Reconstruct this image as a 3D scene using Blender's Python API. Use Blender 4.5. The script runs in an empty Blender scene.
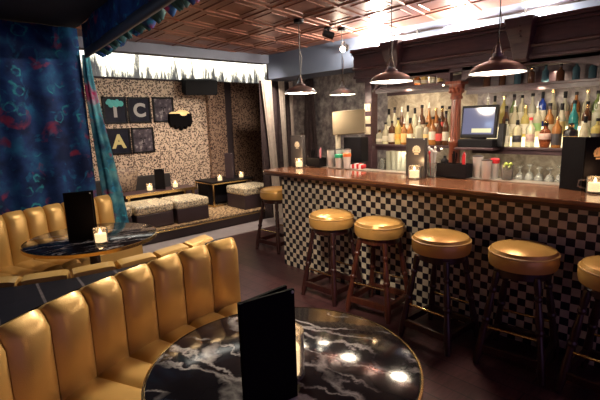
import bpy, bmesh, math, random
from mathutils import Vector, Matrix
random.seed(11)
PI = math.pi
S = bpy.context.scene
COL = S.collection

# ---------------------------------------------------------------- materials
def nodes_of(name):
    m = bpy.data.materials.new(name); m.use_nodes = True
    nt = m.node_tree
    return m, nt, nt.nodes['Principled BSDF']

def mat(name, col, rough=.5, metal=0., trans=0., emit=None, estr=0., coat=0., sheen=0., ior=None, spec=None, alpha=None):
    m, nt, b = nodes_of(name)
    b.inputs['Base Color'].default_value = (*col, 1)
    b.inputs['Roughness'].default_value = rough
    b.inputs['Metallic'].default_value = metal
    b.inputs['Transmission Weight'].default_value = trans
    b.inputs['Coat Weight'].default_value = coat
    b.inputs['Coat Roughness'].default_value = .08
    b.inputs['Sheen Weight'].default_value = sheen
    if ior: b.inputs['IOR'].default_value = ior
    if spec is not None: b.inputs['Specular IOR Level'].default_value = spec
    if emit:
        b.inputs['Emission Color'].default_value = (*emit, 1)
        b.inputs['Emission Strength'].default_value = estr
    return m

def N(nt, t, **kw):
    n = nt.nodes.new(t)
    for k, v in kw.items():
        if k in n.inputs: n.inputs[k].default_value = v
        else: setattr(n, k, v)
    return n

def ramp(nt, stops, src, interp='LINEAR'):
    r = nt.nodes.new('ShaderNodeValToRGB'); e = r.color_ramp; e.interpolation = interp
    while len(e.elements) < len(stops): e.elements.new(.5)
    for el, (p, c) in zip(e.elements, stops):
        el.position = p; el.color = (*c, 1) if len(c) == 3 else c
    nt.links.new(src, r.inputs[0])
    return r

def coords(nt, scale=(1, 1, 1), rot=(0, 0, 0), kind='Object'):
    t = nt.nodes.new('ShaderNodeTexCoord'); mp = nt.nodes.new('ShaderNodeMapping')
    mp.inputs['Scale'].default_value = scale; mp.inputs['Rotation'].default_value = rot
    nt.links.new(t.outputs[kind], mp.inputs['Vector'])
    return mp.outputs['Vector']

def mix(nt, fac, a, b, blend='MIX'):
    m = nt.nodes.new('ShaderNodeMix'); m.data_type = 'RGBA'; m.blend_type = blend
    for s, i in ((fac, 0), (a, 6), (b, 7)):
        if isinstance(s, (int, float)): m.inputs[i].default_value = s
        elif isinstance(s, tuple): m.inputs[i].default_value = (*s, 1)
        else: nt.links.new(s, m.inputs[i])
    return m.outputs[2]

def bump(nt, b, src, strength=.3, dist=.01):
    n = nt.nodes.new('ShaderNodeBump'); n.inputs['Strength'].default_value = strength
    n.inputs['Distance'].default_value = dist
    nt.links.new(src, n.inputs['Height']); nt.links.new(n.outputs[0], b.inputs['Normal'])

def leopard(name, base, mid, dark, scale=17., rough=.7):
    m, nt, b = nodes_of(name); v = coords(nt)
    nz = N(nt, 'ShaderNodeTexNoise', Scale=scale * .9, Detail=2.)
    nt.links.new(v, nz.inputs['Vector'])
    vv = nt.nodes.new('ShaderNodeVectorMath'); vv.operation = 'MULTIPLY_ADD'
    vv.inputs[1].default_value = (.05, .05, .05); nt.links.new(nz.outputs['Color'], vv.inputs[0]); nt.links.new(v, vv.inputs[2])
    vo = N(nt, 'ShaderNodeTexVoronoi', Scale=scale, Randomness=.85); nt.links.new(vv.outputs[0], vo.inputs['Vector'])
    r = ramp(nt, [(0, mid), (.17, mid), (.24, dark), (.43, dark), (.5, base), (1, base)], vo.outputs['Distance'])
    nt.links.new(r.outputs[0], b.inputs['Base Color']); b.inputs['Roughness'].default_value = rough
    return m

def leather(name, col, rough=.38, metal=0., scale=220., coat=0.):
    m, nt, b = nodes_of(name); v = coords(nt)
    nz = N(nt, 'ShaderNodeTexNoise', Scale=5., Detail=3.); nt.links.new(v, nz.inputs['Vector'])
    c = mix(nt, nz.outputs['Fac'], tuple(x * .82 for x in col), tuple(min(1, x * 1.12) for x in col))
    nt.links.new(c, b.inputs['Base Color'])
    vo = N(nt, 'ShaderNodeTexVoronoi', Scale=scale); nt.links.new(v, vo.inputs['Vector'])
    bump(nt, b, vo.outputs['Distance'], .12, .003)
    b.inputs['Roughness'].default_value = rough; b.inputs['Metallic'].default_value = metal; b.inputs['Coat Weight'].default_value = coat
    return m

def wood(name, a, c, rough=.35, scale=(2, 14, 14), coat=0.):
    m, nt, b = nodes_of(name); v = coords(nt, scale)
    nz = N(nt, 'ShaderNodeTexNoise', Scale=3., Detail=5., Distortion=.6); nt.links.new(v, nz.inputs['Vector'])
    r = ramp(nt, [(.3, a), (.7, c)], nz.outputs['Fac'])
    nt.links.new(r.outputs[0], b.inputs['Base Color'])
    b.inputs['Roughness'].default_value = rough; b.inputs['Coat Weight'].default_value = coat; b.inputs['Coat Roughness'].default_value = .12
    return m

def mottled(name, stops, scale=6., rough=.8, detail=6., bumps=.2, dist=.0, spec=.5):
    m, nt, b = nodes_of(name); v = coords(nt)
    nz = N(nt, 'ShaderNodeTexNoise', Scale=scale, Detail=detail, Roughness=.65, Distortion=dist); nt.links.new(v, nz.inputs['Vector'])
    r = ramp(nt, stops, nz.outputs['Fac']); nt.links.new(r.outputs[0], b.inputs['Base Color'])
    b.inputs['Roughness'].default_value = rough; b.inputs['Specular IOR Level'].default_value = spec
    if bumps: bump(nt, b, nz.outputs['Fac'], bumps, .01)
    return m

def planks(name, a, c, line, w=.13, l=1.4, rough=.35, rot=0.):
    m, nt, b = nodes_of(name); v = coords(nt, (1, 1, 1), (0, 0, rot))
    br = N(nt, 'ShaderNodeTexBrick'); nt.links.new(v, br.inputs['Vector'])
    br.inputs['Scale'].default_value = 1.; br.inputs['Brick Width'].default_value = l; br.inputs['Row Height'].default_value = w
    br.inputs['Mortar Size'].default_value = .004 if l < 10 else .006
    br.inputs['Color1'].default_value = (*a, 1); br.inputs['Color2'].default_value = (*c, 1); br.inputs['Mortar'].default_value = (*line, 1)
    nz = N(nt, 'ShaderNodeTexNoise', Scale=4., Detail=5.); v2 = coords(nt, (1.5, 12, 1), (0, 0, rot)); nt.links.new(v2, nz.inputs['Vector'])
    r = ramp(nt, [(.3, (.55, .55, .55)), (.75, (1.25, 1.2, 1.2))], nz.outputs['Fac'])
    c2 = mix(nt, 1., br.outputs['Color'], r.outputs[0], 'MULTIPLY')
    nt.links.new(c2, b.inputs['Base Color']); b.inputs['Roughness'].default_value = rough
    b.inputs['Specular IOR Level'].default_value = .5 if l < 10 else .15
    bump(nt, b, br.outputs['Fac'], -.2, .004)
    return m

def checker(name):
    m, nt, b = nodes_of(name)
    v = coords(nt); s = nt.nodes.new('ShaderNodeVectorMath'); s.operation = 'ADD'; s.inputs[1].default_value = (.0001, 3.583 + .0001, .0001)
    nt.links.new(v, s.inputs[0])
    ck = N(nt, 'ShaderNodeTexChecker', Scale=1 / .054); nt.links.new(s.outputs[0], ck.inputs['Vector'])
    ck.inputs['Color1'].default_value = (.74, .62, .47, 1); ck.inputs['Color2'].default_value = (.014, .011, .022, 1)
    nz = N(nt, 'ShaderNodeTexNoise', Scale=9., Detail=2.); nt.links.new(v, nz.inputs['Vector'])
    r = ramp(nt, [(.3, (.72, .72, .74)), (.7, (1.1, 1.08, 1.05))], nz.outputs['Fac'])
    c = mix(nt, 1., ck.outputs['Color'], r.outputs[0], 'MULTIPLY')
    nt.links.new(c, b.inputs['Base Color']); b.inputs['Roughness'].default_value = .3
    return m

def marble(name, rot, sc=2.2):
    m, nt, b = nodes_of(name); v = coords(nt, (1, 1, 1), (0, 0, rot))
    nz = N(nt, 'ShaderNodeTexNoise', Scale=3.2, Detail=6., Roughness=.62); nt.links.new(v, nz.inputs['Vector'])
    vv = nt.nodes.new('ShaderNodeVectorMath'); vv.operation = 'MULTIPLY_ADD'; vv.inputs[1].default_value = (.34, .34, .34)
    nt.links.new(nz.outputs['Color'], vv.inputs[0]); nt.links.new(v, vv.inputs[2])
    mp = nt.nodes.new('ShaderNodeMapping'); mp.inputs['Scale'].default_value = (.8, 4.2, 1.); nt.links.new(vv.outputs[0], mp.inputs['Vector'])
    vo = N(nt, 'ShaderNodeTexVoronoi', Scale=sc); vo.feature = 'DISTANCE_TO_EDGE'; nt.links.new(mp.outputs[0], vo.inputs['Vector'])
    n2 = N(nt, 'ShaderNodeTexNoise', Scale=4.5, Detail=2.); nt.links.new(v, n2.inputs['Vector'])
    wd = ramp(nt, [(.4, (.0, .0, .0)), (.62, (1, 1, 1))], n2.outputs['Fac'])
    veins = ramp(nt, [(0, (.66, .62, .62)), (.028, (.36, .32, .34)), (.06, (.02, .017, .022)), (1, (.008, .007, .01))], vo.outputs['Distance'])
    c = mix(nt, wd.outputs[0], (.012, .01, .014), veins.outputs[0])
    nt.links.new(c, b.inputs['Base Color']); b.inputs['Roughness'].default_value = .10; b.inputs['Specular IOR Level'].default_value = .22
    return m

def blue_floral(name, bright=1., teal=0.):
    m, nt, b = nodes_of(name); v = coords(nt)
    n1 = N(nt, 'ShaderNodeTexNoise', Scale=5.5, Detail=4.); nt.links.new(v, n1.inputs['Vector'])
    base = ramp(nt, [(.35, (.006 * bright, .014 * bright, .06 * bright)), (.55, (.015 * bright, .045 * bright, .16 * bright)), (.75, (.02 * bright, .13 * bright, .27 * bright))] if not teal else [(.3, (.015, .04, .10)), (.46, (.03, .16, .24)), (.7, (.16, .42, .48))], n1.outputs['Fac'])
    vv = nt.nodes.new('ShaderNodeVectorMath'); vv.operation = 'MULTIPLY_ADD'; vv.inputs[1].default_value = (.12, .12, .12)
    n0 = N(nt, 'ShaderNodeTexNoise', Scale=9., Detail=3.); nt.links.new(v, n0.inputs['Vector'])
    nt.links.new(n0.outputs['Color'], vv.inputs[0]); nt.links.new(v, vv.inputs[2])
    vo = N(nt, 'ShaderNodeTexVoronoi', Scale=6.2); nt.links.new(vv.outputs[0], vo.inputs['Vector'])
    ring = ramp(nt, [(.26, (0, 0, 0)), (.30, (1, 1, 1)), (.345, (1, 1, 1)), (.40, (0, 0, 0))], vo.outputs['Distance'])
    n2 = N(nt, 'ShaderNodeTexNoise', Scale=3.6, Detail=1.); nt.links.new(vv.outputs[0], n2.inputs['Vector'])
    gate = ramp(nt, [(.44, (0, 0, 0)), (.5, (1, 1, 1))], n2.outputs['Fac'])
    n4 = N(nt, 'ShaderNodeTexNoise', Scale=11., Detail=4., Distortion=.8); nt.links.new(v, n4.inputs['Vector'])
    brk = ramp(nt, [(.42, (.15, .15, .15)), (.6, (1, 1, 1))], n4.outputs['Fac'])
    f = mix(nt, 1., ring.outputs[0], gate.outputs[0], 'MULTIPLY'); f = mix(nt, 1., f, brk.outputs[0], 'MULTIPLY')
    n5 = N(nt, 'ShaderNodeTexNoise', Scale=7., Detail=5., Distortion=1.2); v5 = coords(nt, (1, 1, 1), (.2, .9, .4)); nt.links.new(v5, n5.inputs['Vector'])
    blot = ramp(nt, [(.58, (0, 0, 0)), (.68, (.75, .75, .75))], n5.outputs['Fac'])
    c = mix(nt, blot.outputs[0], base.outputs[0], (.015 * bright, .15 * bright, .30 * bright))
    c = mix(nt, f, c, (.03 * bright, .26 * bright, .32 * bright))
    n3 = N(nt, 'ShaderNodeTexNoise', Scale=5., Detail=4., Distortion=.5); v3 = coords(nt, (1, 1, 1), (.5, .3, .9)); nt.links.new(v3, n3.inputs['Vector'])
    red = ramp(nt, [(.60, (0, 0, 0)), (.70, (1, 1, 1))], n3.outputs['Fac'])
    c = mix(nt, red.outputs[0], c, (.26 * bright, .03, .07 * bright))
    nt.links.new(c, b.inputs['Base Color']); b.inputs['Roughness'].default_value = .75; b.inputs['Specular IOR Level'].default_value = .2
    return m

def frosted_window(name, strength):
    m, nt, b = nodes_of(name)
    v = coords(nt, (6., 1., .9)); n1 = N(nt, 'ShaderNodeTexNoise', Scale=1., Detail=9., Roughness=.78); nt.links.new(v, n1.inputs['Vector'])
    v2 = coords(nt); sp = nt.nodes.new('ShaderNodeSeparateXYZ'); nt.links.new(v2, sp.inputs[0])
    mr = nt.nodes.new('ShaderNodeMapRange'); mr.inputs[1].default_value = 0.; mr.inputs[2].default_value = .48; mr.inputs[3].default_value = .17; mr.inputs[4].default_value = -.05
    nt.links.new(sp.outputs['Z'], mr.inputs[0])
    ad = nt.nodes.new('ShaderNodeMath'); ad.operation = 'ADD'; nt.links.new(n1.outputs['Fac'], ad.inputs[0]); nt.links.new(mr.outputs[0], ad.inputs[1])
    r = ramp(nt, [(.55, (1., .97, .86)), (.60, (.45, .42, .33)), (.66, (.03, .03, .03))], ad.outputs[0])
    nt.links.new(r.outputs[0], b.inputs['Emission Color']); b.inputs['Emission Strength'].default_value = strength
    b.inputs['Base Color'].default_value = (.1, .1, .1, 1); b.inputs['Roughness'].default_value = .6
    return m

M = {}
M['gold'] = leather('gold_leather', (.70, .43, .14), .33, .3)
M['gold_stool'] = leather('gold_vinyl', (.74, .41, .12), .27, .3)
M['black_leather'] = leather('black_leather', (.018, .015, .018), .5)
M['brown_leather'] = leather('dark_brown_leather', (.05, .032, .04), .42)
M['piping'] = mat('gold_piping', (.48, .27, .08), .4)
M['brass'] = mat('brass', (.78, .55, .25), .25, 1.)
M['steel'] = mat('steel', (.74, .72, .70), .36, .5)
M['steel_dull'] = mat('dull_steel', (.19, .15, .10), .42, 1.)
M['dark_steel'] = mat('gunmetal', (.16, .14, .14), .35, .9)
M['shade_metal'] = mat('pendant_metal', (.36, .37, .40), .3, .8)
M['shade_in'] = mat('pendant_white', (.9, .86, .8), .5)
M['black'] = mat('black_plastic', (.006, .005, .007), .5, spec=.2)
M['matte_black'] = mat('matte_black', (.005, .004, .005), .7, spec=.05)
M['cable'] = mat('black_cable', (.02, .018, .02), .5)
M['pale_cable'] = mat('grey_cable', (.35, .3, .28), .5)
M['bartop'] = wood('polished_bar_wood', (.17, .065, .035), (.34, .14, .07), .16, (14, 2, 14), .6)
M['barnose'] = wood('bar_edge_wood', (.045, .014, .010), (.10, .035, .02), .3, (14, 2, 14))
M['stoolwood'] = wood('stool_wood', (.05, .012, .008), (.13, .034, .018), .28, (14, 14, 2), .3)
M['stoolwood_shaded'] = wood('shaded_stool_wood', (.022, .007, .007), (.05, .014, .012), .3, (14, 14, 2), .3)  # same stool wood, with the shade on the dimmer stools put into its colour
M['ebony'] = wood('backbar_dark_wood', (.040, .020, .026), (.075, .036, .042), .40, (14, 2, 14))
M['mahogany'] = wood('mahogany_column', (.10, .022, .012), (.26, .065, .03), .3, (14, 14, 2), .3)
M['floor'] = planks('dark_floor_planks', (.072, .027, .031), (.105, .040, .044), (.012, .007, .010), .13, 1.6, .32, PI / 2)
M['ledge'] = planks('black_ledge_planks', (.009, .007, .012), (.012, .010, .016), (.12, .10, .11), .17, 30., .5, PI / 2 + .1)
M['slab'] = mottled('pale_floor_strip', [(.3, (.34, .29, .31)), (.7, (.46, .40, .41))], 5, .45)
M['riser'] = mat('dark_riser', (.03, .017, .02), .5)
M['checker'] = checker('checkered_tile')
M['marble_a'] = marble('black_marble', 1.25, 1.9)
M['marble_b'] = marble('black_marble_far', .08, 2.6)
M['leop_wall'] = leopard('leopard_wallpaper', (.70, .53, .40), (.36, .23, .15), (.06, .03, .03), 33.)
M['leop_dark'] = leopard('leopard_panel', (.40, .26, .18), (.2, .10, .07), (.045, .02, .02), 33.)
M['leop_pale'] = leopard('pale_leopard_cushion', (.84, .71, .49), (.5, .4, .27), (.18, .14, .12), 44., .35)
M['leop_rug'] = leopard('leopard_carpet', (.50, .33, .17), (.28, .15, .07), (.05, .025, .02), 24., .9)
M['pillow'] = leopard('snakeskin_pillow', (.36, .27, .2), (.22, .15, .12), (.12, .08, .07), 28., .45)
M['copper'] = mottled('copper_tin', [(.3, (.21, .08, .06)), (.7, (.30, .125, .085))], 3., .36, 4, .0)
M['copper'].node_tree.nodes['Principled BSDF'].inputs['Metallic'].default_value = .4
M['beam'] = mottled('grey_beam_paint', [(.3, (.10, .10, .14)), (.7, (.13, .13, .18))], 2., .6)
M['soffit'] = mottled('slate_blue_paint', [(.3, (.13, .16, .24)), (.7, (.16, .19, .28))], 2., .5)
M['plaster'] = mottled('grey_plaster', [(.34, (.10, .085, .10)), (.5, (.24, .21, .21)), (.66, (.44, .41, .38))], 9., .75, 9, .6)
M['gold_paper'] = mottled('mottled_gold_wallpaper', [(.32, (.20, .15, .11)), (.5, (.42, .34, .25)), (.68, (.66, .58, .44))], 9., .55, 8, .3, .8)
M['grey_paper'] = mottled('mottled_grey_wallpaper', [(.32, (.2, .17, .19)), (.5, (.38, .33, .33)), (.68, (.55, .5, .47))], 12., .55, 8, .3, .8)
M['wall_dark'] = mat('dark_wall', (.045, .03, .035), .8)
M['navy'] = mat('navy_lining', (.006, .006, .012), .8)
M['blue'] = blue_floral('blue_floral_velvet')
M['blue_lit'] = blue_floral('blue_floral_velvet_lit', 1.9)  # brightened copy of the blue velvet, light put into its colour
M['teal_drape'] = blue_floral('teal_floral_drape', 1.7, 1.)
M['teal'] = mat('teal_fringe', (.02, .10, .12), .7)
M['trimband'] = mat('grey_hem', (.05, .05, .065), .6)
M['drape'] = mottled('beige_drape', [(.3, (.46, .38, .33)), (.7, (.62, .53, .46))], 14., .85, 5, .2)
M['drape_brown_shade'] = mottled('brown_drape_and_fold_shade', [(.3, (.035, .02, .024)), (.7, (.07, .045, .045))], 14., .85, 5, .2)  # shade between the pale drapes put into this brown; side drape shares it
M['window'] = frosted_window('backlit_frosted_window', 2.6)
M['bulb'] = mat('lamp_glow', (1, 1, 1), .5, emit=(1., .86, .62), estr=14.)
M['bulb_hot'] = mat('uplight_glow', (1, 1, 1), .5, emit=(1., .93, .72), estr=40.)
M['flame'] = mat('candle_flame', (1, .8, .5), .5, emit=(1., .72, .38), estr=9.)
M['wax'] = mat('candle_wax', (.9, .8, .65), .5, emit=(1., .75, .45), estr=1.5)
M['votive'] = mat('votive_glass', (.95, .88, .78), .12, trans=.85, ior=1.3)
M['clear'] = mat('clear_glass', (.86, .84, .78), .06, trans=.8, ior=1.3)
M['frost'] = mat('frosted_tumbler', (.78, .74, .58), .35, trans=.55, ior=1.2)
M['screen'] = mat('pos_screen', (.04, .05, .09), .1, emit=(.28, .27, .45), estr=.38)
M['screen_lo'] = mat('pos_screen_button', (.3, .3, .2), .2, emit=(.75, .7, .45), estr=.6)
M['led'] = mat('shelf_led', (1, .9, .7), .5, emit=(1., .86, .6), estr=7.)
M['lit_step'] = mat('lit_acrylic_step', (.7, .65, .5), .4, emit=(1., .84, .5), estr=1.6)
M['rail_steel'] = mat('rail_steel', (.55, .50, .44), .35, .6)
M['menu_grey'] = mat('grey_menu_cover', (.06, .052, .052), .32)
M['red'] = mat('red_plastic', (.62, .03, .04), .4)
M['white'] = mat('white_cloth', (.85, .8, .78), .7)
M['pink'] = mat('pink_straw', (.85, .35, .42), .5)
M['green'] = mat('green_rubber', (.02, .36, .2), .45)
M['orange'] = mat('orange_rubber', (.80, .20, .06), .45)
M['lime'] = mat('lime_skin', (.42, .5, .08), .5)
M['cream'] = mat('cream_print', (.72, .62, .45), .6)
M['gold_print'] = mat('gold_print', (.72, .48, .22), .45)
M['lid_white'] = mat('letter_yellow', (.62, .52, .22), .6)
M['photo_grey'] = mottled('grey_portrait_print', [(.35, (.03, .025, .035)), (.55, (.10, .08, .10)), (.68, (.42, .38, .38))], 7., .5, 3, .0, spec=.08)
M['photo_dark'] = mottled('dark_poster_print', [(.3, (.008, .008, .016)), (.7, (.02, .02, .035))], 5., .5, 3, .0, spec=.08)

# ---------------------------------------------------------------- mesh building
class MB:
    def __init__(s): s.bm = bmesh.new()
    def box(s, x0, x1, y0, y1, z0, z1, mt=None):
        r = bmesh.ops.create_cube(s.bm, size=1.)
        bmesh.ops.transform(s.bm, matrix=Matrix.Translation(((x0 + x1) / 2, (y0 + y1) / 2, (z0 + z1) / 2)) @ Matrix.Diagonal((abs(x1 - x0), abs(y1 - y0), abs(z1 - z0), 1)), verts=r['verts'])
        if mt is not None: bmesh.ops.transform(s.bm, matrix=mt, verts=r['verts'])
        return s
    def lathe(s, prof, c=(0, 0, 0), n=24, mt=None):
        rings = []
        for r, z in prof:
            rings.append([s.bm.verts.new((c[0] + r * math.cos(2 * PI * k / n), c[1] + r * math.sin(2 * PI * k / n), c[2] + z)) for k in range(n)])
        for a, b in zip(rings, rings[1:]):
            for k in range(n): s.bm.faces.new((a[k], a[(k + 1) % n], b[(k + 1) % n], b[k]))
        s.bm.faces.new(list(reversed(rings[0]))); s.bm.faces.new(rings[-1])
        if mt is not None: bmesh.ops.transform(s.bm, matrix=mt, verts=[v for g in rings for v in g])
        return s
    def tube(s, pts, r, n=8):
        pts = [Vector(p) for p in pts]; rs = r if isinstance(r, (list, tuple)) else [r] * len(pts)
        rings = []; ref = None
        for i, p in enumerate(pts):
            t = (pts[min(i + 1, len(pts) - 1)] - pts[max(i - 1, 0)]).normalized()
            if ref is None: ref = Vector((1, 0, 0)) if abs(t.x) < .8 else Vector((0, 1, 0))
            u = (ref - t * ref.dot(t)).normalized(); w = t.cross(u); ref = u
            rings.append([s.bm.verts.new(p + rs[i] * (math.cos(2 * PI * k / n) * u + math.sin(2 * PI * k / n) * w)) for k in range(n)])
        for a, b in zip(rings, rings[1:]):
            for k in range(n): s.bm.faces.new((a[k], a[(k + 1) % n], b[(k + 1) % n], b[k]))
        s.bm.faces.new(list(reversed(rings[0]))); s.bm.faces.new(rings[-1])
        return s
    def prism(s, poly, a, b, axis='z'):
        f = {'z': lambda p, h: (p[0], p[1], h), 'y': lambda p, h: (p[0], h, p[1]), 'x': lambda p, h: (h, p[0], p[1])}[axis]
        lo = [s.bm.verts.new(f(p, a)) for p in poly]; hi = [s.bm.verts.new(f(p, b)) for p in poly]
        n = len(poly)
        for k in range(n): s.bm.faces.new((lo[k], lo[(k + 1) % n], hi[(k + 1) % n], hi[k]))
        s.bm.faces.new(lo); s.bm.faces.new(hi)
        return s
    def sphere(s, c, r, n=14, sc=(1, 1, 1)):
        q = bmesh.ops.create_uvsphere(s.bm, u_segments=n, v_segments=max(6, n // 2 + 2), radius=r)
        bmesh.ops.transform(s.bm, matrix=Matrix.Translation(c) @ Matrix.Diagonal((*sc, 1)), verts=q['verts'])
        return s
    def grid(s, fn, nu, nv, closed=False):
        g = [[s.bm.verts.new(fn(i / nu, j / nv)) for j in range(nv + (0 if closed else 1))] for i in range(nu + 1)]
        for i in range(nu):
            for j in range(nv):
                k = (j + 1) % nv if closed else j + 1
                s.bm.faces.new((g[i][j], g[i + 1][j], g[i + 1][k], g[i][k]))
        if closed:
            s.bm.faces.new(list(reversed(g[0]))); s.bm.faces.new(g[-1])
        return s
    def build(s, name, m, parent=None, smooth=True, bevel=0., solid=0., seg=2):
        bmesh.ops.recalc_face_normals(s.bm, faces=s.bm.faces)
        me = bpy.data.meshes.new(name); s.bm.to_mesh(me); s.bm.free()
        me.materials.append(M[m] if isinstance(m, str) else m)
        o = bpy.data.objects.new(name, me); COL.objects.link(o)
        if smooth:
            for p in me.polygons: p.use_smooth = True
            me.set_sharp_from_angle(angle=math.radians(38))
        if solid:
            md = o.modifiers.new('solid', 'SOLIDIFY'); md.thickness = solid; md.offset = 0
        if bevel:
            md = o.modifiers.new('bevel', 'BEVEL'); md.width = bevel; md.segments = seg; md.limit_method = 'ANGLE'; md.angle_limit = math.radians(40)
        if parent: o.parent = parent
        return o

def tag(o, label, cat, group=None):
    o['label'] = label; o['category'] = cat
    if group: o['group'] = group
    return o
def thing(name, label, cat, loc=(0, 0, 0), rz=0., group=None):
    o = bpy.data.objects.new(name, None); COL.objects.link(o); o.empty_display_size = .1
    o.location = loc; o.rotation_euler = (0, 0, rz)
    return tag(o, label, cat, group)
def struct(o):
    o['kind'] = 'structure'; return o
def dup(root, loc, rz=None, label=None, scale=None):
    r = root.copy(); COL.objects.link(r); r.location = loc
    if rz is not None: r.rotation_euler = (0, 0, rz)
    if scale: r.scale = scale
    if label: r['label'] = label
    for ch in list(root.children):
        c = ch.copy(); COL.objects.link(c); c.parent = r
        for g in list(ch.children):
            d = g.copy(); COL.objects.link(d); d.parent = c
    return r
def box_obj(name, m, x0, x1, y0, y1, z0, z1, parent=None, bevel=0.):
    return MB().box(x0, x1, y0, y1, z0, z1).build(name, m, parent, False, bevel)
ORD = ['first', 'second', 'third', 'fourth', 'fifth', 'sixth', 'seventh', 'eighth', 'ninth', 'tenth', 'eleventh', 'twelfth', 'thirteenth', 'fourteenth', 'fifteenth']

# ---------------------------------------------------------------- camera
cd = bpy.data.cameras.new('camera'); cam = bpy.data.objects.new('camera', cd); COL.objects.link(cam)
yaw, pitch, roll = math.radians(47.26197639), math.radians(10.38839786), math.radians(-1.76923636)
fw = Vector((math.cos(yaw) * math.cos(pitch), math.sin(yaw) * math.cos(pitch), -math.sin(pitch)))
rt0 = Vector((math.sin(yaw), -math.cos(yaw), 0)); up0 = rt0.cross(fw)
rt = math.cos(roll) * rt0 + math.sin(roll) * up0; up = -math.sin(roll) * rt0 + math.cos(roll) * up0
cam.matrix_world = Matrix(((rt.x, up.x, -fw.x, 0), (rt.y, up.y, -fw.y, 0), (rt.z, up.z, -fw.z, 1.6), (0, 0, 0, 1)))
cd.sensor_width = 36.; cd.lens = 431.7086 * 36 / 600; cd.clip_start = .02
S.camera = cam

# ---------------------------------------------------------------- room shell
struct(box_obj('floor', 'floor', -1.2, 5.0, -1.6, 5.6, -.08, 0))
struct(box_obj('trim_2', 'slab', 1.8, 5.0, 5.10, 5.585, 0, .006))
struct(box_obj('lounge_floor', 'riser', -1.2, 6.0, 5.59, 7.4, -.08, .15))
struct(box_obj('trim_1', 'brass', -1.2, 5.0, 5.572, 5.60, .135, .158, bevel=.004))
w = struct(box_obj('wall_back', 'leop_wall', -1.2, 4.40, 7.3, 7.42, .15, 2.38))
struct(box_obj('wall_back_panel', 'leop_dark', 4.40, 4.78, 7.22, 7.42, .15, 2.38))
struct(box_obj('wall_back_strip', 'wall_dark', 4.78, 4.95, 7.26, 7.42, .15, 2.38))
struct(box_obj('wall_back_corner', 'leop_dark', 4.95, 6.0, 7.24, 7.42, .15, 2.38))
wn = MB().box(0, 6.6, -.02, .0, 0, .54).build('window_1', 'window', None, False); wn.location = (-.6, 7.38, 2.38); struct(wn)
struct(box_obj('trim_3', 'wall_dark', -1.2, 6.0, 7.27, 7.42, 2.355, 2.385))
struct(box_obj('ceiling_lounge', 'wall_dark', -1.2, 6.0, 5.4, 7.42, 2.92, 2.98))
struct(box_obj('trim_4', 'beam', -1.2, 4.42, 5.40, 5.56, 2.485, 2.95))
struct(box_obj('wall_right', 'plaster', 4.9, 5.0, -1.6, 5.42, 0, 2.95))
struct(box_obj('wall_lounge_right', 'wall_dark', 5.95, 6.05, 5.4, 7.42, 0, 2.95))
struct(box_obj('wall_corner', 'wall_dark', 4.9, 6.0, 5.42, 5.5, .0, 2.95))
struct(box_obj('wall_left', 'navy', -1.3, -1.2, -1.6, 7.42, 0, 2.95))
struct(box_obj('trim_5', 'soffit', 4.42, 4.9, -1.6, 5.42, 2.25, 2.95))
# copper tin ceiling with raised ribs
c = MB().box(1.05, 4.42, -1.6, 5.40, 2.612, 2.66)
a2, a1 = math.radians(11), math.radians(86)
e2 = Vector((math.cos(a2), math.sin(a2), 0)); e1 = Vector((math.cos(a1), math.sin(a1), 0))
def rib(p, d, half, wd, h):
    n = Vector((-d.y, d.x, 0))
    p0, p1 = p - d * half, p + d * half
    # clip to ceiling rectangle
    t0, t1 = 0., 1.
    for ax, lo, hi in ((0, 1.07, 4.40), (1, -1.58, 5.38)):
        a, b = p0[ax], p1[ax] - p0[ax]
        if abs(b) < 1e-9:
            if a < lo or a > hi: return
            continue
        u, v = (lo - a) / b, (hi - a) / b
        if u > v: u, v = v, u
        t0, t1 = max(t0, u), min(t1, v)
    if t1 - t0 < 1e-4: return
    q0, q1 = p0.lerp(p1, t0), p0.lerp(p1, t1)
    vs = []
    for q in (q0, q1):
        vs.append([c.bm.verts.new(q + n * s * wd + Vector((0, 0, z))) for s, z in ((-1, 2.614), (-.5, 2.612 - h), (.5, 2.612 - h), (1, 2.614))])
    for k in range(3): c.bm.faces.new((vs[0][k], vs[0][k + 1], vs[1][k + 1], vs[1][k]))
    c.bm.faces.new(vs[0]); c.bm.faces.new(list(reversed(vs[1]))); c.bm.faces.new((vs[0][0], vs[1][0], vs[1][3], vs[0][3]))
P = .5
o0 = Vector((2.6, 2.2, 0))
for k in range(-12, 13):
    rib(o0 + e1 * P * k, e2, 6, .020, .010)
    rib(o0 + e2 * P * k, e1, 7, .020, .010)
for i in range(-10, 11):
    for j in range(-10, 11):
        q = o0 + e1 * P * (i + .5) + e2 * P * (j + .5)
        if not (1.3 < q.x < 4.2 and -.6 < q.y < 5.2): continue
        for s in (-1, 1):
            rib(q + e1 * s * P * .3, e2, P * .31, .010, .006)
            rib(q + e2 * s * P * .3, e1, P * .31, .010, .006)
struct(c.build('ceiling', 'copper', None, False))
struct(MB().prism([(-1.2, -1.6), (.83, -1.6), (1.03, -.2), (1.50, 4.73), (1.50, 4.9), (-1.2, 4.9)], 2.585, 2.61).build('ceiling_booth', 'navy', None, False))
struct(box_obj('ceiling_left', 'navy', -1.2, 1.05, -1.6, 5.42, 2.615, 2.66))

rug = MB().box(1.7, 5.0, 5.66, 7.2, .151, .160).build('rug', 'leop_rug', None, False)
tag(rug, 'brown leopard print carpet covering the raised lounge platform behind the gold step edge', 'rug')

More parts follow.
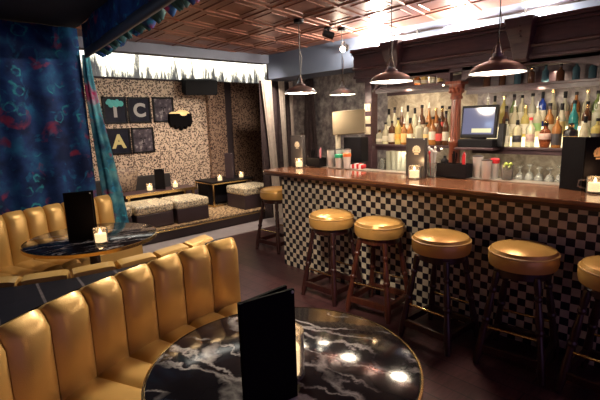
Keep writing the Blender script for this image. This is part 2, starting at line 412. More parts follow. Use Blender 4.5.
# ---------------------------------------------------------------- blue canopy, curtains
def wave_sheet(p0, p1, z0, z1, folds, amp, thick, nu, nv, taper=None):
    b = MB(); p0 = Vector(p0); p1 = Vector(p1); d = (p1 - p0); n = Vector((-d.y, d.x)).normalized()
    def f(u, v):
        q = p0 + d * u + n * amp * math.sin(2 * PI * folds * u + .7 * math.sin(5 * u + 2 * v)) * (.55 + .45 * (1 - v))
        return (q.x, q.y, z0 + (z1 - z0) * v)
    b.grid(f, nu, nv)
    return b
o = wave_sheet((-1.15, 4.84), (1.50, 4.84), .02, 2.575, 9, .03, .02, 110, 14).build('floral_curtain', 'blue', None, solid=.015)
tag(o, 'wide navy blue velvet curtain with teal and red flowers hanging behind the far booth', 'curtain')
b = MB()
def gathered(u, v):
    z = .04 + 2.28 * (1 - u)
    cx = 1.545 + .06 * u ** 1.5 + .16 * max(0, u - .1); r = .035 + .06 * min(1, u * 1.6)
    a = 2 * PI * v; rr = r * (1 + .17 * math.sin(6 * a + 1.2 * u))
    return (cx + rr * math.cos(a), 4.80 + rr * .62 * math.sin(a), z)
b.grid(gathered, 26, 60, True)
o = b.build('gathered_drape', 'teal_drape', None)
tag(o, 'slim gathered teal floral drape slanting down at the lounge end of the blue curtain', 'drape')
val = thing('canopy_valance', 'blue fabric valance with a grey hem and teal fringe above the left booths', 'valance', (1.515, 4.72, 2.29))
def vx(y): return 1.515 - (4.73 - y) * .1125 - 1.515
b = MB(); b.grid(lambda u, v: (vx(4.73 - 4.9 * u) + .015 * math.sin(40 * u), -4.9 * u, .06 + .245 * v), 100, 4)
b.build('fabric_panel', 'blue', val, solid=.012)
b = MB(); b.grid(lambda u, v: (vx(4.73 - 4.9 * u) + .006, -4.9 * u, -.005 + .075 * v), 60, 2)
b.build('hem', 'trimband', val, solid=.03)
random.seed(5)
for k in range(34):
    y = -.1 - k * .13; x = vx(4.73 + y) + .03
    b = MB(); ph = random.random() * 6
    w_ = .085 + .03 * random.random(); d_ = .09 + .05 * random.random()
    def ff(u, v, y=y, x=x, ph=ph, w_=w_, d_=d_):
        s = 1 - .55 * v
        return (x + d_ * v + .012 * math.sin(8 * u + ph), y + (u - .5) * 2 * w_ * s + .05 * math.sin(ph) * v, .08 - .06 * v + .03 * math.sin(9 * u + ph) * v)
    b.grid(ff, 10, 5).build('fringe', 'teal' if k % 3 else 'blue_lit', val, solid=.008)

lc = wave_sheet((4.30, 5.50), (5.86, 5.50), .03, 2.24, 9, .03, .01, 120, 10).build('lounge_curtain_shaded', 'drape_brown_shade', None, solid=.012)  # curtain sheet coloured dark for the shade between the pale folds
tag(lc, 'floor length lounge curtain behind the bar end, darkened for shade between pale folds', 'curtain')
DR = [(4.36, 4.50, .085, 'widest pale drape hanging at the lounge opening left of the bar end'), (4.66, 4.73, .055, 'middle pale drape of three in front of the shade-darkened lounge curtain'), (4.86, 4.90, .035, 'thinnest pale drape of three, nearest the grey plaster wall')]
for xt, xb, r_, lb in DR:
    b = MB()
    def gd(u, v, xt=xt, xb=xb, r_=r_):
        a = 2 * PI * v; rr = r_ * (1 + .16 * math.sin(7 * a + u)) * (1 - .25 * math.sin(PI * u))
        return (xb + (xt - xb) * u + rr * math.cos(a), 5.40 + rr * .5 * math.sin(a), .02 + 2.21 * u)
    tag(b.grid(gd, 20, 56, True).build('pale_drape', 'drape', None), lb, 'drape', 'pale drapes at the lounge opening')
b = MB(); b.grid(lambda u, v: (4.84 - .03 * math.sin(2 * PI * 3 * u), 4.95 + (.30 - .14 * v) * (u - .5) * 1.1, .9 + 1.33 * v), 40, 10)
o = b.build('side_drape', 'drape_brown_shade', None, solid=.012)
tag(o, 'narrow dark tapering drape against the grey plaster wall behind the leftmost bar pendant', 'drape')

# ---------------------------------------------------------------- channel tufted booths
def channel(p, q, n, zb, zt, lean, thick, mname, parent, nm='back_panel', bulge=.042):
    """one upholstered upright channel between plan points p and q; n = unit plan normal towards the sitter"""
    p, q, n = Vector(p), Vector(q), Vector(n)
    b = MB(); L = (q - p).length
    prof = [(0, zb), (.0, zb + .1), (.0, zb + (zt - zb) * .55), (.0, zt - .07), (-.018, zt - .025), (-thick * .45, zt), (-thick * .85, zt - .012), (-thick, zt - .05), (-thick, zb)]
    nu = 12
    def f(u, v):
        k = v * (len(prof)); i = int(k + 1e-6) % len(prof); d, z = prof[i]
        s = (2 * u - 1); bul = (1 - abs(s) ** 3.4) * min(bulge, L * .24)
        h = (z - zb) / (zt - zb)
        back = i >= 7
        off = d - lean * h + (0 if back else bul * (.3 if i >= 5 else .75 if i == 4 else 1) * (.15 + .85 * max(0, min(1, (h - .22) / .35))))
        zz = z - (0 if (back or i == 0) else .38 * bulge * abs(s) ** 6 * (1 if h > .8 else 0))
        w = p + (q - p) * (.5 + (u - .5) * .972) + n * off
        return (w.x, w.y, zz)
    b.grid(f, nu, len(prof), True)
    return b.build(nm, mname, parent)
def seat_seg(p, q, pi, qi, z0, z1, mname, parent):
    b = MB(); p, q, pi, qi = (Vector(t) for t in (p, q, pi, qi))
    def f(u, v):
        k = int(v * 6 + 1e-6) % 6
        d = [(0, 0), (1, 0), (1, 1), (.93, 1.), (.5, 1.), (.0, 1.)]
        t, h = d[k]
        a = p.lerp(q, u); c_ = pi.lerp(qi, u); w = a.lerp(c_, t)
        s = abs(2 * u - 1)
        z = z0 + (z1 - z0) * h - (.022 * s ** 4 if h else 0) - (.03 if k == 2 else 0)
        return (w.x, w.y, z)
    b.grid(f, 8, 6, True)
    return b.build('seat_cushion', mname, parent)

nb = thing('curved_banquette', 'nearest curved gold leather banquette with tall channel tufted back beside the large marble table', 'banquette', (1.38, .12, 0))
def pol(c_, r, deg): a = math.radians(deg); return (c_[0] + r * math.sin(a), c_[1] + r * math.cos(a))
seams = [3.3, -2.2, -7.8, -13.3, -18.8, -24.1, -29.6, -35.2, -40.8, -46.4, -52., -57.6]
def RN(a): return 2.065 + .035 * max(0, min(1, (a + 16) / 18))
for a, c_ in zip(seams, seams[1:]):
    m_ = (a + c_) / 2; n = (-math.sin(math.radians(m_)), -math.cos(math.radians(m_)))
    channel(pol((0, 0), RN(a), a), pol((0, 0), RN(c_), c_), n, .30, .89, .005, .085, 'gold', nb)
    seat_seg(pol((0, 0), 2.07, a), pol((0, 0), 2.07, c_), pol((0, 0), 1.56, a), pol((0, 0), 1.56, c_), .30, .475, 'gold', nb)
arc = [pol((0, 0), 2.0, a) for a in seams] + [pol((0, 0), 1.62, a) for a in reversed(seams)]
MB().prism(arc, .0, .30).build('base', 'black_leather', nb, False)

fb = thing('curved_banquette', 'farther curved gold leather banquette wrapped around the small marble table below the blue curtain', 'banquette', (.88, 3.49, 0))
def rr_(ph): return 1.145 if ph > -60 else 1.145 - (1.145 - .90) * (-60 - ph) / 90
def polf(ph, dr=0.): a = math.radians(ph); r = rr_(ph) + dr; return (r * math.sin(a), -r * math.cos(a))
ph = 26.
phs = [26 - 10.4 * k for k in range(18)]
for a, c_ in zip(phs, phs[1:]):
    m_ = math.radians((a + c_) / 2); n = (-math.sin(m_), math.cos(m_))
    channel(polf(a, -.03), polf(c_, -.03), n, .30, .895, .0, .145, 'gold', fb, bulge=.010)
    seat_seg(polf(a), polf(c_), polf(a, -.42), polf(c_, -.42), .30, .455, 'gold', fb)
x0, y0 = polf(phs[-1]); x1, y1 = 1.60 - .88, 4.62 - 3.49
nseg = 7
pts = [(x0 + (x1 - x0) * k / nseg, y0 + (y1 - y0) * k / nseg + .03 * math.sin(PI * k / nseg)) for k in range(nseg + 1)]
for a, c_ in zip(pts, pts[1:]):
    d = Vector((c_[0] - a[0], c_[1] - a[1])).normalized(); n = (d.y, -d.x)
    channel(a, c_, n, .30, .90, .03, .085, 'gold', fb)
    ai, ci = Vector(a) + Vector(n) * .42, Vector(c_) + Vector(n) * .42
    seat_seg(a, c_, ai, ci, .30, .455, 'gold', fb)
b = MB()
ring = [polf(a, -.03) for a in phs] + [polf(a, -.36) for a in reversed(phs)]
b.prism(ring, 0, .30)
ln = [(p[0], p[1] - .02) for p in pts] + [(p[0], p[1] - .36) for p in reversed(pts)]
b.prism(ln, 0, .30).build('base', 'black_leather', fb, False)

# ledge between the two booths
near_e = [pol((1.38, .12), RN(a) + .092, a) for a in seams if a > -56]
far_e = [(.88 + polf(a, .118)[0], 3.49 + polf(a, .118)[1]) for a in phs if a > -52]
ledge_poly = near_e + list(reversed(far_e))
MB().prism(ledge_poly, 0, .868).build('divider_ledge', 'ledge', None, False)
tag(bpy.data.objects['divider_ledge'], 'dark planked ledge wedged between the backs of the two gold banquettes', 'ledge')

# ---------------------------------------------------------------- round tables
def round_table(name, label, c_, r, mname):
    t = thing(name, label, 'table', (c_[0], c_[1], 0))
    MB().lathe([(r - .012, .712), (r - .004, .716), (r - .004, .737), (r - .01, .741)], n=72).build('marble_top', mname, t)
    MB().lathe([(r - .003, .712), (r + .004, .714), (r + .004, .738), (r - .003, .741), (r - .0035, .725)], n=72).build('brass_rim', 'brass', t)
    MB().lathe([(.16, .66), (.05, .64), (.04, .6), (.04, .08), (.07, .05), (.07, .03)], n=24).build('pedestal', 'dark_steel', t)
    MB().lathe([(.24, 0), (.25, .01), (.24, .03), (.06, .045)], n=32).build('base', 'dark_steel', t)
    MB().lathe([(.2, .69), (.2, .711), (.05, .711)], n=24).build('mounting_plate', 'dark_steel', t)
    return t
round_table('round_table', 'large black marble round table with white veins and brass rim in the foreground', (.912, 1.10), .482, 'marble_a')
round_table('round_table', 'smaller looking black marble round table set inside the farther gold banquette', (1.05, 3.59), .488, 'marble_b')

def votive(name, label, loc, s=1., group='candles in glass holders'):
    t = thing(name, label, 'candle', loc, 0, group)
    MB().lathe([(.036 * s, 0), (.039 * s, .004), (.039 * s, .085 * s), (.034 * s, .085 * s), (.033 * s, .012)], n=20).build('glass_cup', 'votive', t)
    MB().lathe([(.030 * s, .014), (.031 * s, .055 * s), (.004, .056 * s)], n=16).build('wax', 'wax', t)
    MB().lathe([(.002, .057 * s), (.007 * s, .063 * s), (.006 * s, .07 * s), (.001, .082 * s)], n=10).build('flame', 'flame', t)
    l = bpy.data.lights.new('candle_glow', 'POINT'); l.energy = .55 * s; l.color = (1, .62, .3); l.shadow_soft_size = .02
    lo = bpy.data.objects.new('candle_glow', l); COL.objects.link(lo); lo.location = (loc[0], loc[1], loc[2] + .11 * s)
    return t
def menu_book(label, loc, rz, w, h, mname='matte_black', emblem=None, open_=24.):
    t = thing('menu_book', label, 'menu', loc, rz, 'standing drinks menus')
    a = math.radians(open_)
    for s, nm in ((1, 'front_cover'), (-1, 'back_cover')):
        mt = Matrix.Translation((-w / 2, 0, 0)) @ Matrix.Rotation(s * -a / 2, 4, 'Z')
        f = MB().box(0, w, -.006, .006, 0, h, mt).build(nm, mname, t, False, .002)
        if s == 1 and emblem:
            e = MB()
            for k in range(7):
                an = PI * (k / 6); e.sphere((w * .55 + .030 * math.cos(an), -.007, h * .68 + .03 * math.sin(an) + .006), .0105, 8, (1, .25, 1.2))
            e.box(w * .55 - .034, w * .55 + .034, -.009, -.0055, h * .64, h * .68); e.sphere((w * .55, -.007, h * .71), .016, 8, (1, .25, 1.2))
            e.box(w * .55 - .02, w * .55 + .02, -.009, -.0055, h * .59, h * .62)
            bmesh.ops.transform(e.bm, matrix=mt, verts=e.bm.verts)
            e.build('emblem', emblem, f, False)
        if s == 1:
            g = MB()
            g.sphere((w - .008, -.006, h - .008), .005, 8)
            bmesh.ops.transform(g.bm, matrix=mt, verts=g.bm.verts)
            g.build('corner_stud', 'steel', f)
    MB().tube([(-w / 2, 0, 0), (-w / 2, 0, h)], .009, 10).build('spine', mname, t)
    return t
menu_book('tall black menu standing on the foreground marble table', (.735, .955, .741), -.06, .178, .36, open_=12)
votive('votive_candle', 'glass candle half hidden behind the menu on the foreground marble table', (.868, 1.05, .741), 1.9)
menu_book('black menu standing on the farther round table below the blue curtain', (.975, 3.55, .741), -.45, .20, .375, open_=25)
votive('votive_candle', 'lit glass candle beside the menu on the farther round table', (1.03, 3.33, .741), 1.35)

# ---------------------------------------------------------------- bar counter
bar = thing('bar_counter', 'long bar with polished wood top and black and cream checkered tile front', 'bar', (3.063, 3.583, 0))
MB().box(0, .02, -5.0, 0, 0, 1.03).build('tiled_front', 'checker', bar, False)
MB().box(.02, .50, -5.0, 0, .0, 1.03).build('body', 'ebony', bar, False)
MB().box(0, .50, 0, .018, 0, 1.03).build('end_panel', 'checker', bar, False)
tp = []
for (cx, cy, a0) in ((-.113 + .05, .235 - .05, 180), (.537 - .04, .235 - .04, 90)):
    for k in range(6):
        a = math.radians(a0 - 18 * k); rr2 = .05 if cx < 0 else .04
        tp.append((cx + rr2 * math.cos(a), cy + rr2 * math.sin(a)))
tp += [(.537, -5.0), (-.113, -5.0)]
MB().prism(tp, 1.046, 1.075).build('counter_top', 'bartop', bar, True, .006)
MB().prism([(x + (.006 if x < 0 else -.006), y - .004) for x, y in tp], 1.02, 1.046).build('counter_edge', 'barnose', bar, True, .008)
MB().box(.42, .545, -4.9, .1, 1.0755, 1.085).build('drip_rail', 'rail_steel', bar, False, .003)

# ---------------------------------------------------------------- bar stools
def stool(label, loc, rz, wm='stoolwood'):
    t = thing('bar_stool', label, 'stool', loc, rz, 'gold topped bar stools')
    s = MB().lathe([(.17, .625), (.195, .632), (.203, .66), (.203, .70), (.199, .712), (.185, .738), (.15, .752), (.08, .76), (.02, .761)], n=40).build('seat', 'gold_stool', t)
    MB().lathe([(.198, .708), (.2045, .711), (.2045, .717), (.198, .719)], n=40).build('piping', 'piping', s)
    MB().lathe([(.150, .575), (.165, .58), (.165, .628), (.05, .628)], n=28).build('apron', wm, t)
    t.scale = (1, 1, 1.045)
    top, bot = .115, .195
    for sx in (-1, 1):
        for sy in (-1, 1):
            pts, rs = [], []
            for z, r in ((.60, .022), (.55, .024), (.50, .017), (.49, .024), (.475, .024), (.465, .016), (.42, .020), (.36, .026), (.31, .021), (.30, .028), (.285, .028), (.275, .020), (.20, .022), (.16, .026), (.06, .026), (.03, .021), (.0, .019)):
                k = (.60 - z) / .60; d = top + (bot - top) * k
                pts.append((sx * d, sy * d, z)); rs.append(r)
            MB().tube(pts, rs, 12).build('leg', wm, t)
    def dd(z): return top + (bot - top) * (.60 - z) / .60
    for (z, r, m_, ax) in ((.245, .008, 'brass', 'x-'), (.245, .008, 'brass', 'x+')):
        d = dd(z); x = d if ax == 'x+' else -d
        MB().tube([(x, -d, z), (x, d, z)], r, 10).build('foot_rail', m_, t)
    for (z, ax) in ((.11, 'x-'), (.11, 'x+'), (.11, 'y-'), (.11, 'y+')):
        d = dd(z); e = .016
        if ax[0] == 'x':
            x = d if ax[1] == '+' else -d; MB().box(x - e, x + e, -d, d, z - .024, z + .024).build('stretcher', wm, t, False, .004)
        else:
            y = d if ax[1] == '+' else -d; MB().box(-d, d, y - e, y + e, z - .024, z + .024).build('stretcher', wm, t, False, .004)
    return t
st = stool('gold round seat bar stool farthest along the checkered front, legs in shaded wood colour', (2.79, 2.61, 0), .02, 'stoolwood_shaded')
stool('gold round seat bar stool with reddish legs in the lit wood colour, second along the checkered front', (2.82, 2.10, 0), .12, 'stoolwood')
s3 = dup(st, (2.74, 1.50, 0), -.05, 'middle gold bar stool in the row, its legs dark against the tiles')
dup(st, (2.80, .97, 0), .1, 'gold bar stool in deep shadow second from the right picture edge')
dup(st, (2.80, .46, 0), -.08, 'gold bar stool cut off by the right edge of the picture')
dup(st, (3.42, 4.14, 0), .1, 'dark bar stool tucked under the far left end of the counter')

# ---------------------------------------------------------------- pendants
def pendant(label, loc, ztop, r=.18):
    t = thing('pendant_lamp', label, 'lamp', loc, 0, 'dome pendant lamps')
    s = r / .18
    prof = [(.182, 0), (.18, .01), (.166, .032), (.132, .056), (.09, .073), (.06, .082), (.055, .086), (.05, .102), (.036, .108), (.034, .128), (.022, .134), (.018, .162), (.008, .19)]
    inner = [(.020, .12), (.05, .076), (.085, .066), (.128, .05), (.162, .026), (.176, .004)]
    MB().lathe([(a * s, z * s) for a, z in prof], n=40).build('lamp_shade', 'shade_metal', t)
    o_ = MB(); rings = [(a * s, z * s - .001) for a, z in reversed(inner)]
    n = 40; g = [[o_.bm.verts.new((a * math.cos(2 * PI * k / n), a * math.sin(2 * PI * k / n), z)) for k in range(n)] for a, z in rings]
    for a, b_ in zip(g, g[1:]):
        for k in range(n): o_.bm.faces.new((a[k], b_[k], b_[(k + 1) % n], a[(k + 1) % n]))
    o_.build('shade_lining', 'shade_in', t)
    MB().sphere((0, 0, .03 * s), .03 * s, 14).build('bulb', 'bulb', t)
    h = ztop - loc[2]
    MB().tube([(0, 0, .185 * s), (0, 0, h - .03)], .004, 6).build('cord', 'cable', t)
    MB().tube([(.012, 0, .19 * s), (.02, .01, .24), (.035, .015, .30), (.03, .0, .36), (.006, .0, .42)], .0035, 6).build('spare_wire', 'pale_cable', t)
    b_ = MB()
    for k in range(3):
        a = 2 * PI * k / 3; b_.tube([(.046 * s * math.cos(a), .046 * s * math.sin(a), .118 * s), (.03 * math.cos(a), .03 * math.sin(a), .165 * s), (0, 0, .205 * s)], .003, 6)
    b_.build('bracket', 'steel_dull', t)
    MB().lathe([(.05, h - .035), (.05, h - .002), (.02, h - .001)], n=20).build('ceiling_rose', 'black', t)
    return t
def open_shade(o_):
    # remove the closing cap over the mouth so the lamp really is open below
    for ch in o_.children:
        if ch.name.startswith('lamp_shade'):
            bm = bmesh.new(); bm.from_mesh(ch.data)
            z = min(v.co.z for v in bm.verts)
            bmesh.ops.delete(bm, geom=[f for f in bm.faces if len(f.verts) > 8 and all(abs(v.co.z - z) < 1e-4 for v in f.verts)], context='FACES_ONLY')
            bm.to_mesh(ch.data); bm.free()
PEND = [((3.18, 3.38, 1.883), 'metal dome pendant over the far left end of the bar', .165),
        ((3.20, 2.262, 1.905), 'metal dome pendant hanging over the middle of the bar near the carved corbel', .18),
        ((3.20, 1.36, 1.89), 'metal dome pendant closest to the camera over the right side of the bar', .19),
        ((3.86, 3.40, 1.88), 'small dome pendant set back by the wall lamp, above the terminal', .15)]
for loc, lab, r in PEND:
    p_ = pendant(lab, loc, 2.612, r); open_shade(p_)
cs = thing('ceiling_spot', 'small black spotlight fixed to the copper ceiling between two pendant cords', 'spotlight', (3.69, 3.45, 2.60))
MB().lathe([(.045, -.012), (.045, .01), (.01, .011)], n=20).build('mount', 'black', cs)
MB().tube([(0, 0, -.01), (.0, -.01, -.045)], .012, 8).build('stem', 'black', cs)
MB().tube([(-.05, .03, -.05), (.05, -.03, -.085)], [.034, .04], 16).build('lamp_head', 'black', cs)

# ---------------------------------------------------------------- back bar
bb = thing('back_bar', 'dark carved wooden back bar with columns, corbels, arches and lit bottle shelves', 'back bar', (4.2, 2.2, 0))
Y0, Y1 = -2.6, 1.1      # local y extents (right end .. left end)
MB().box(0, .40, Y0, Y1, 0, .93).build('base_cabinet', 'ebony', bb, False, .005)
MB().box(-.04, .40, Y0, Y1, .93, .962).build('counter', 'dark_steel', bb, False, .004)
MB().box(.40, .42, Y0, Y1, .962, 2.05).build('back_panel', 'gold_paper', bb, False)
MB().box(.384, .399, Y0, Y1, 1.87, 2.04).build('high_dim_panel', 'ebony', bb, False)  # dark panel added to keep the zone behind the high bottles dim
MB().box(.385, .399, Y0, -.06, 1.31, 1.84).build('right_bay_panel', 'grey_paper', bb, False)
MB().box(.0, .40, Y0, Y1, 1.272, 1.297).build('bottle_shelf', 'ebony', bb, False, .004)
MB().box(.0, .40, -2.6, -.10, 1.845, 1.868).build('upper_shelf', 'ebony', bb, False, .004)
MB().box(.0, .40, .08, 1.1, 1.925, 1.945).build('upper_shelf', 'ebony', bb, False, .004)
MB().box(.13, .255, -2.5, -.42, 1.297, 1.385).build('bottle_step', 'lit_step', bb, False, .003)
MB().box(.255, .385, -2.5, -.12, 1.297, 1.475).build('bottle_step', 'lit_step', bb, False, .003)
MB().box(.16, .385, .12, .98, 1.297, 1.37).build('bottle_step', 'lit_step', bb, False, .003)
for (ya, yb, z, x) in ((-2.5, -.12, 1.835, .05), (.15, 1.0, 1.915, .06), (-2.5, -.2, 1.262, .06), (.15, 1.0, 1.262, .06)):
    MB().box(x - .045, x - .037, ya, yb, z - .03, z + .012).build('light_lip', 'ebony', bb, False)
    MB().box(x - .03, x + .0, ya, yb, z - .004, z + .009).build('shelf_light', 'led', bb, False)
col_prof = [(.062, .962), (.066, .97), (.066, 1.02), (.058, 1.03), (.058, 1.29), (.062, 1.30), (.062, 1.34), (.054, 1.35), (.050, 1.37), (.046, 1.72), (.046, 1.76), (.058, 1.77), (.06, 1.79), (.052, 1.80), (.056, 1.83), (.075, 1.88), (.078, 1.91), (.07, 1.915)]
def column(y, x=.0):
    b_ = MB()
    n = 48; rings = []
    for r, z in col_prof:
        fl = 1.38 <= z <= 1.75
        rings.append([b_.bm.verts.new((x + (r * (1 - (.10 * (k % 4 == 0)) * (1 if 1.34 < z < 1.765 else 0))) * math.cos(2 * PI * k / n), y + (r * (1 - (.10 * (k % 4 == 0)) * (1 if 1.34 < z < 1.765 else 0))) * math.sin(2 * PI * k / n), z)) for k in range(n)])
    for a, c_ in zip(rings, rings[1:]):
        for k in range(n): b_.bm.faces.new((a[k], a[(k + 1) % n], c_[(k + 1) % n], c_[k]))
    b_.bm.faces.new(list(reversed(rings[0]))); b_.bm.faces.new(rings[-1])
    cc = b_.build('column', 'mahogany', bb)
    cap = MB()
    for k in range(10):
        a = 2 * PI * k / 10
        cap.sphere((x + .062 * math.cos(a), y + .062 * math.sin(a), 1.855), .018, 8, (1, 1, 1.7))
    cap.box(x - .08, x + .08, y - .08, y + .08, 1.912, 1.94)
    cap.build('capital', 'mahogany', cc)
column(-.02); column(-1.36); column(-2.52)
MB().box(-.02, .10, 1.03, 1.13, .962, 2.06).build('end_post', 'ebony', bb, False, .006)
# arches
def arch(ya, yb, zs, rise, name='arch'):
    b_ = MB(); n = 18; poly = [(ya, 2.07), (ya, zs)]
    for k in range(1, n):
        t = k / n; poly.append((ya + (yb - ya) * t, zs + rise * math.sin(PI * t) ** .55))
    poly += [(yb, zs), (yb, 2.07)]
    b_.prism(poly, -.03, .03, 'x'); b_.build(name, 'ebony', bb, False, .004)
arch(-1.29, -.08, 1.915, .115); arch(.04, .98, 1.93, .10); arch(-2.46, -1.43, 1.915, .115)
# crown with stepped mouldings
b_ = MB()
for (xa, za, zb) in ((-.03, 2.03, 2.075), (-.075, 2.07, 2.10), (-.05, 2.10, 2.165), (-.095, 2.16, 2.19), (-.075, 2.19, 2.335), (-.11, 2.33, 2.36), (-.135, 2.36, 2.395)):
    b_.box(xa, .22 if za > 2.15 else .07, Y0, Y1 + .16, za, zb)
b_.build('crown', 'ebony', bb, False, .006)
MB().tube([(-.097, Y1 + .15, 2.175), (-.097, Y0 + .01, 2.175)], .012, 10).build('bead_moulding', 'ebony', bb)
def corbel(y, wt=.245, wb=.10):
    poly = [(-.10, 2.05), (-.14, 2.07), (-.16, 2.2), (-.20, 2.32), (-.215, 2.405), (.0, 2.405), (.0, 2.05)]
    b_ = MB(); cols = []
    for s in (-1, 1):
        cols.append([b_.bm.verts.new((x, y + s * (wb + (wt - wb) * (z - 2.05) / .355) / 2, z)) for x, z in poly])
    n = len(poly)
    for k in range(n): b_.bm.faces.new((cols[0][k], cols[0][(k + 1) % n], cols[1][(k + 1) % n], cols[1][k]))
    b_.bm.faces.new(cols[0]); b_.bm.faces.new(list(reversed(cols[1])))
    cb = b_.build('corbel', 'ebony', bb, False, .006)
    r = MB()
    for dz, dx in ((2.33, -.205), (2.29, -.190), (2.25, -.176)): r.sphere((dx, y - .01, dz), .012, 10)
    r.build('rosette', 'ebony', cb)
corbel(-.66); corbel(.66); corbel(-1.98)
for z in (1.73, 1.585, 1.46):
    pl = MB().box(-.035, -.02, 1.04, 1.125, z - .045, z + .045).build('switch_plate', 'cream', bb, False, .004)
    MB().box(-.042, -.035, 1.073, 1.093, z - .018, z + .018).build('toggle', 'cream', pl, False)

# lights standing on the crown, light rod, wall lamp
UP = [(4.29, 3.22), (4.29, 2.22), (4.29, 1.50), (4.29, .4)]
UPL = ['round uplight on top of the back bar left of the first corbel', 'round uplight on the back bar top between the corbels, left one', 'round uplight on top of the back bar beside the right corbel', 'round uplight on the back bar top beyond the right picture edge']
for (x, y), lb in zip(UP, UPL):
    t = thing('uplight', lb, 'lamp', (x, y, 2.3955), 0, 'uplights on the back bar')
    MB().lathe([(.035, 0), (.038, .002), (.04, .012), (.03, .012)], n=20).build('holder', 'dark_steel', t)
    MB().sphere((0, 0, .026), .018, 14).build('bulb', 'bulb_hot', t)
for ya, yb, lb in ((3.36, 2.45, 'thin dark rod along the lit wall above the back bar, left length'), (2.35, .2, 'thin dark rod along the lit wall above the back bar, right length')):
    t = thing('wall_rod', lb, 'rod', (4.38, ya, 2.52), 0, 'rods above the back bar')
    MB().tube([(-.03, .02, -.045), (-.015, .02, -.01), (0, 0, 0), (0, yb - ya, 0)], .008, 8).build('rod', 'cable', t)
    for k in range(1, 3):
        y = (yb - ya) * k / 3
        MB().tube([(.04, y, 0), (0, y, 0), (-.004, y, .03), (-.004, y, -.03)], .007, 8).build('clip', 'cable', t)
t = thing('wall_lamp', 'small white glass wall lamp on a curved bracket at the end of the blue soffit', 'lamp', (4.40, 3.80, 2.50))
MB().lathe([(.045, 0), (.045, .015), (.02, .02)], n=18, mt=Matrix.Rotation(-PI / 2, 4, 'Y')).build('mount', 'dark_steel', t)
MB().tube([(-.015, 0, 0), (-.07, -.03, .07), (-.13, -.06, .05), (-.15, -.07, .0)], .009, 8).build('bracket', 'dark_steel', t)
MB().sphere((-.15, -.07, -.04), .035, 16).build('globe', 'bulb', t)

# ---------------------------------------------------------------- bottles
def gmat(nm, col, tr=.6, rough=.12):
    if nm not in M: M[nm] = mat(nm, col, rough, 0, tr, ior=1.35)
    return nm
G = {'clear': gmat('bottle_clear', (.74, .70, .55), .6), 'cream': gmat('bottle_pale', (.78, .70, .50), .55), 'amber': gmat('bottle_amber', (.42, .17, .05), .5),
     'rum': gmat('bottle_red_brown', (.26, .07, .03), .5), 'green': gmat('bottle_green', (.22, .30, .09), .55), 'yellow': gmat('bottle_yellow', (.62, .50, .16), .5),
     'blue': gmat('bottle_blue', (.02, .06, .42), .5), 'teal': gmat('bottle_turquoise', (.04, .30, .33), .5), 'black': gmat('bottle_black', (.015, .012, .014), 0, .2),
     'brown': gmat('bottle_brown', (.10, .04, .02), .3)}
G['shade_dim'] = gmat('bottle_shade_dim', (.06, .12, .15), .4)  # dimness of the high shelf put into this glass colour
LB = {'white': mat('label_white', (.62, .56, .45), .6), 'gold': mat('label_gold', (.62, .42, .16), .5), 'orange': mat('label_orange', (.70, .32, .06), .5), 'black': mat('label_black', (.03, .025, .03), .5),
      'red': mat('label_red', (.55, .06, .05), .5), 'pink': mat('label_pink', (.50, .33, .28), .6), 'green': mat('label_green', (.2, .34, .12), .6)}
SH = {'slim': [(.85, 0), (1, .02), (1, .62), (.9, .68), (.42, .78), (.36, .82), (.34, .93), (.40, .935), (.40, .95)],
      'round': [(.85, 0), (1, .02), (1, .52), (.85, .62), (.45, .70), (.36, .76), (.36, .92), (.42, .925), (.42, .95)],
      'squat': [(.9, 0), (1, .03), (1, .62), (.92, .70), (.5, .76), (.30, .80), (.28, .90), (.34, .905), (.34, .93)],
      'tall': [(.85, 0), (1, .015), (1, .55), (.8, .64), (.5, .72), (.38, .80), (.36, .94), (.42, .945), (.42, .96)],
      'decanter': [(.55, 0), (.7, .02), (1, .35), (1, .48), (.72, .64), (.34, .72), (.30, .90), (.36, .905), (.36, .93)]}
def bottle(label, loc, h, r, shape, g, lab, cap, group, yscale=1.):
    t = thing('bottle', label, 'bottle', loc, 0, group)
    pr = SH[shape]; n = 16
    MB().lathe([(a * r, z * h) for a, z in pr], n=n).build('glass_body', G[g], t)
    if lab:
        if shape == 'decanter': lp = [(.86 * r, .22 * h), (1.02 * r, .36 * h), (1.02 * r, .47 * h), (.9 * r, .54 * h)]
        else:
            la, lb_ = random.uniform(.08, .2), random.uniform(.36, .5); lp = [(1.015 * r, la * h), (1.02 * r, la * h + .001), (1.02 * r, lb_ * h), (1.015 * r, lb_ * h + .001)]
        o_ = MB(); gg = [[o_.bm.verts.new((a * math.cos(2 * PI * k / n), a * math.sin(2 * PI * k / n), z)) for k in range(n)] for a, z in lp]
        for a, b2 in zip(gg, gg[1:]):
            for k in range(n): o_.bm.faces.new((a[k], a[(k + 1) % n], b2[(k + 1) % n], b2[k]))
        o_.build('paper_label', LB[lab], t)
    if random.random() < .55 and cap != 'pourer':
        MB().lathe([(.40 * r, .82 * h), (.41 * r, .825 * h), (.41 * r, pr[-1][1] * h - .001), (.3 * r, pr[-1][1] * h)], n=12).build('neck_foil', random.choice(['black', 'black', 'brown_leather', 'brass']), t)
    zc = pr[-1][1] * h; rc = pr[-1][0] * r
    cm = {'black': 'black', 'gold': 'brass', 'red': 'red', 'pourer': 'steel', 'white': 'white'}[cap]
    if cap == 'pourer':
        MB().lathe([(rc * .9, zc - .002), (rc * .9, zc + .014), (.006, zc + .018), (.004, zc + .06)], n=10).build('pourer', cm, t)
    else:
        MB().lathe([(rc * 1.05, zc - .03 * h), (rc * 1.05, zc + .06 * h), (rc * .8, zc + .065 * h)], n=12).build('cap', cm, t)
    return t
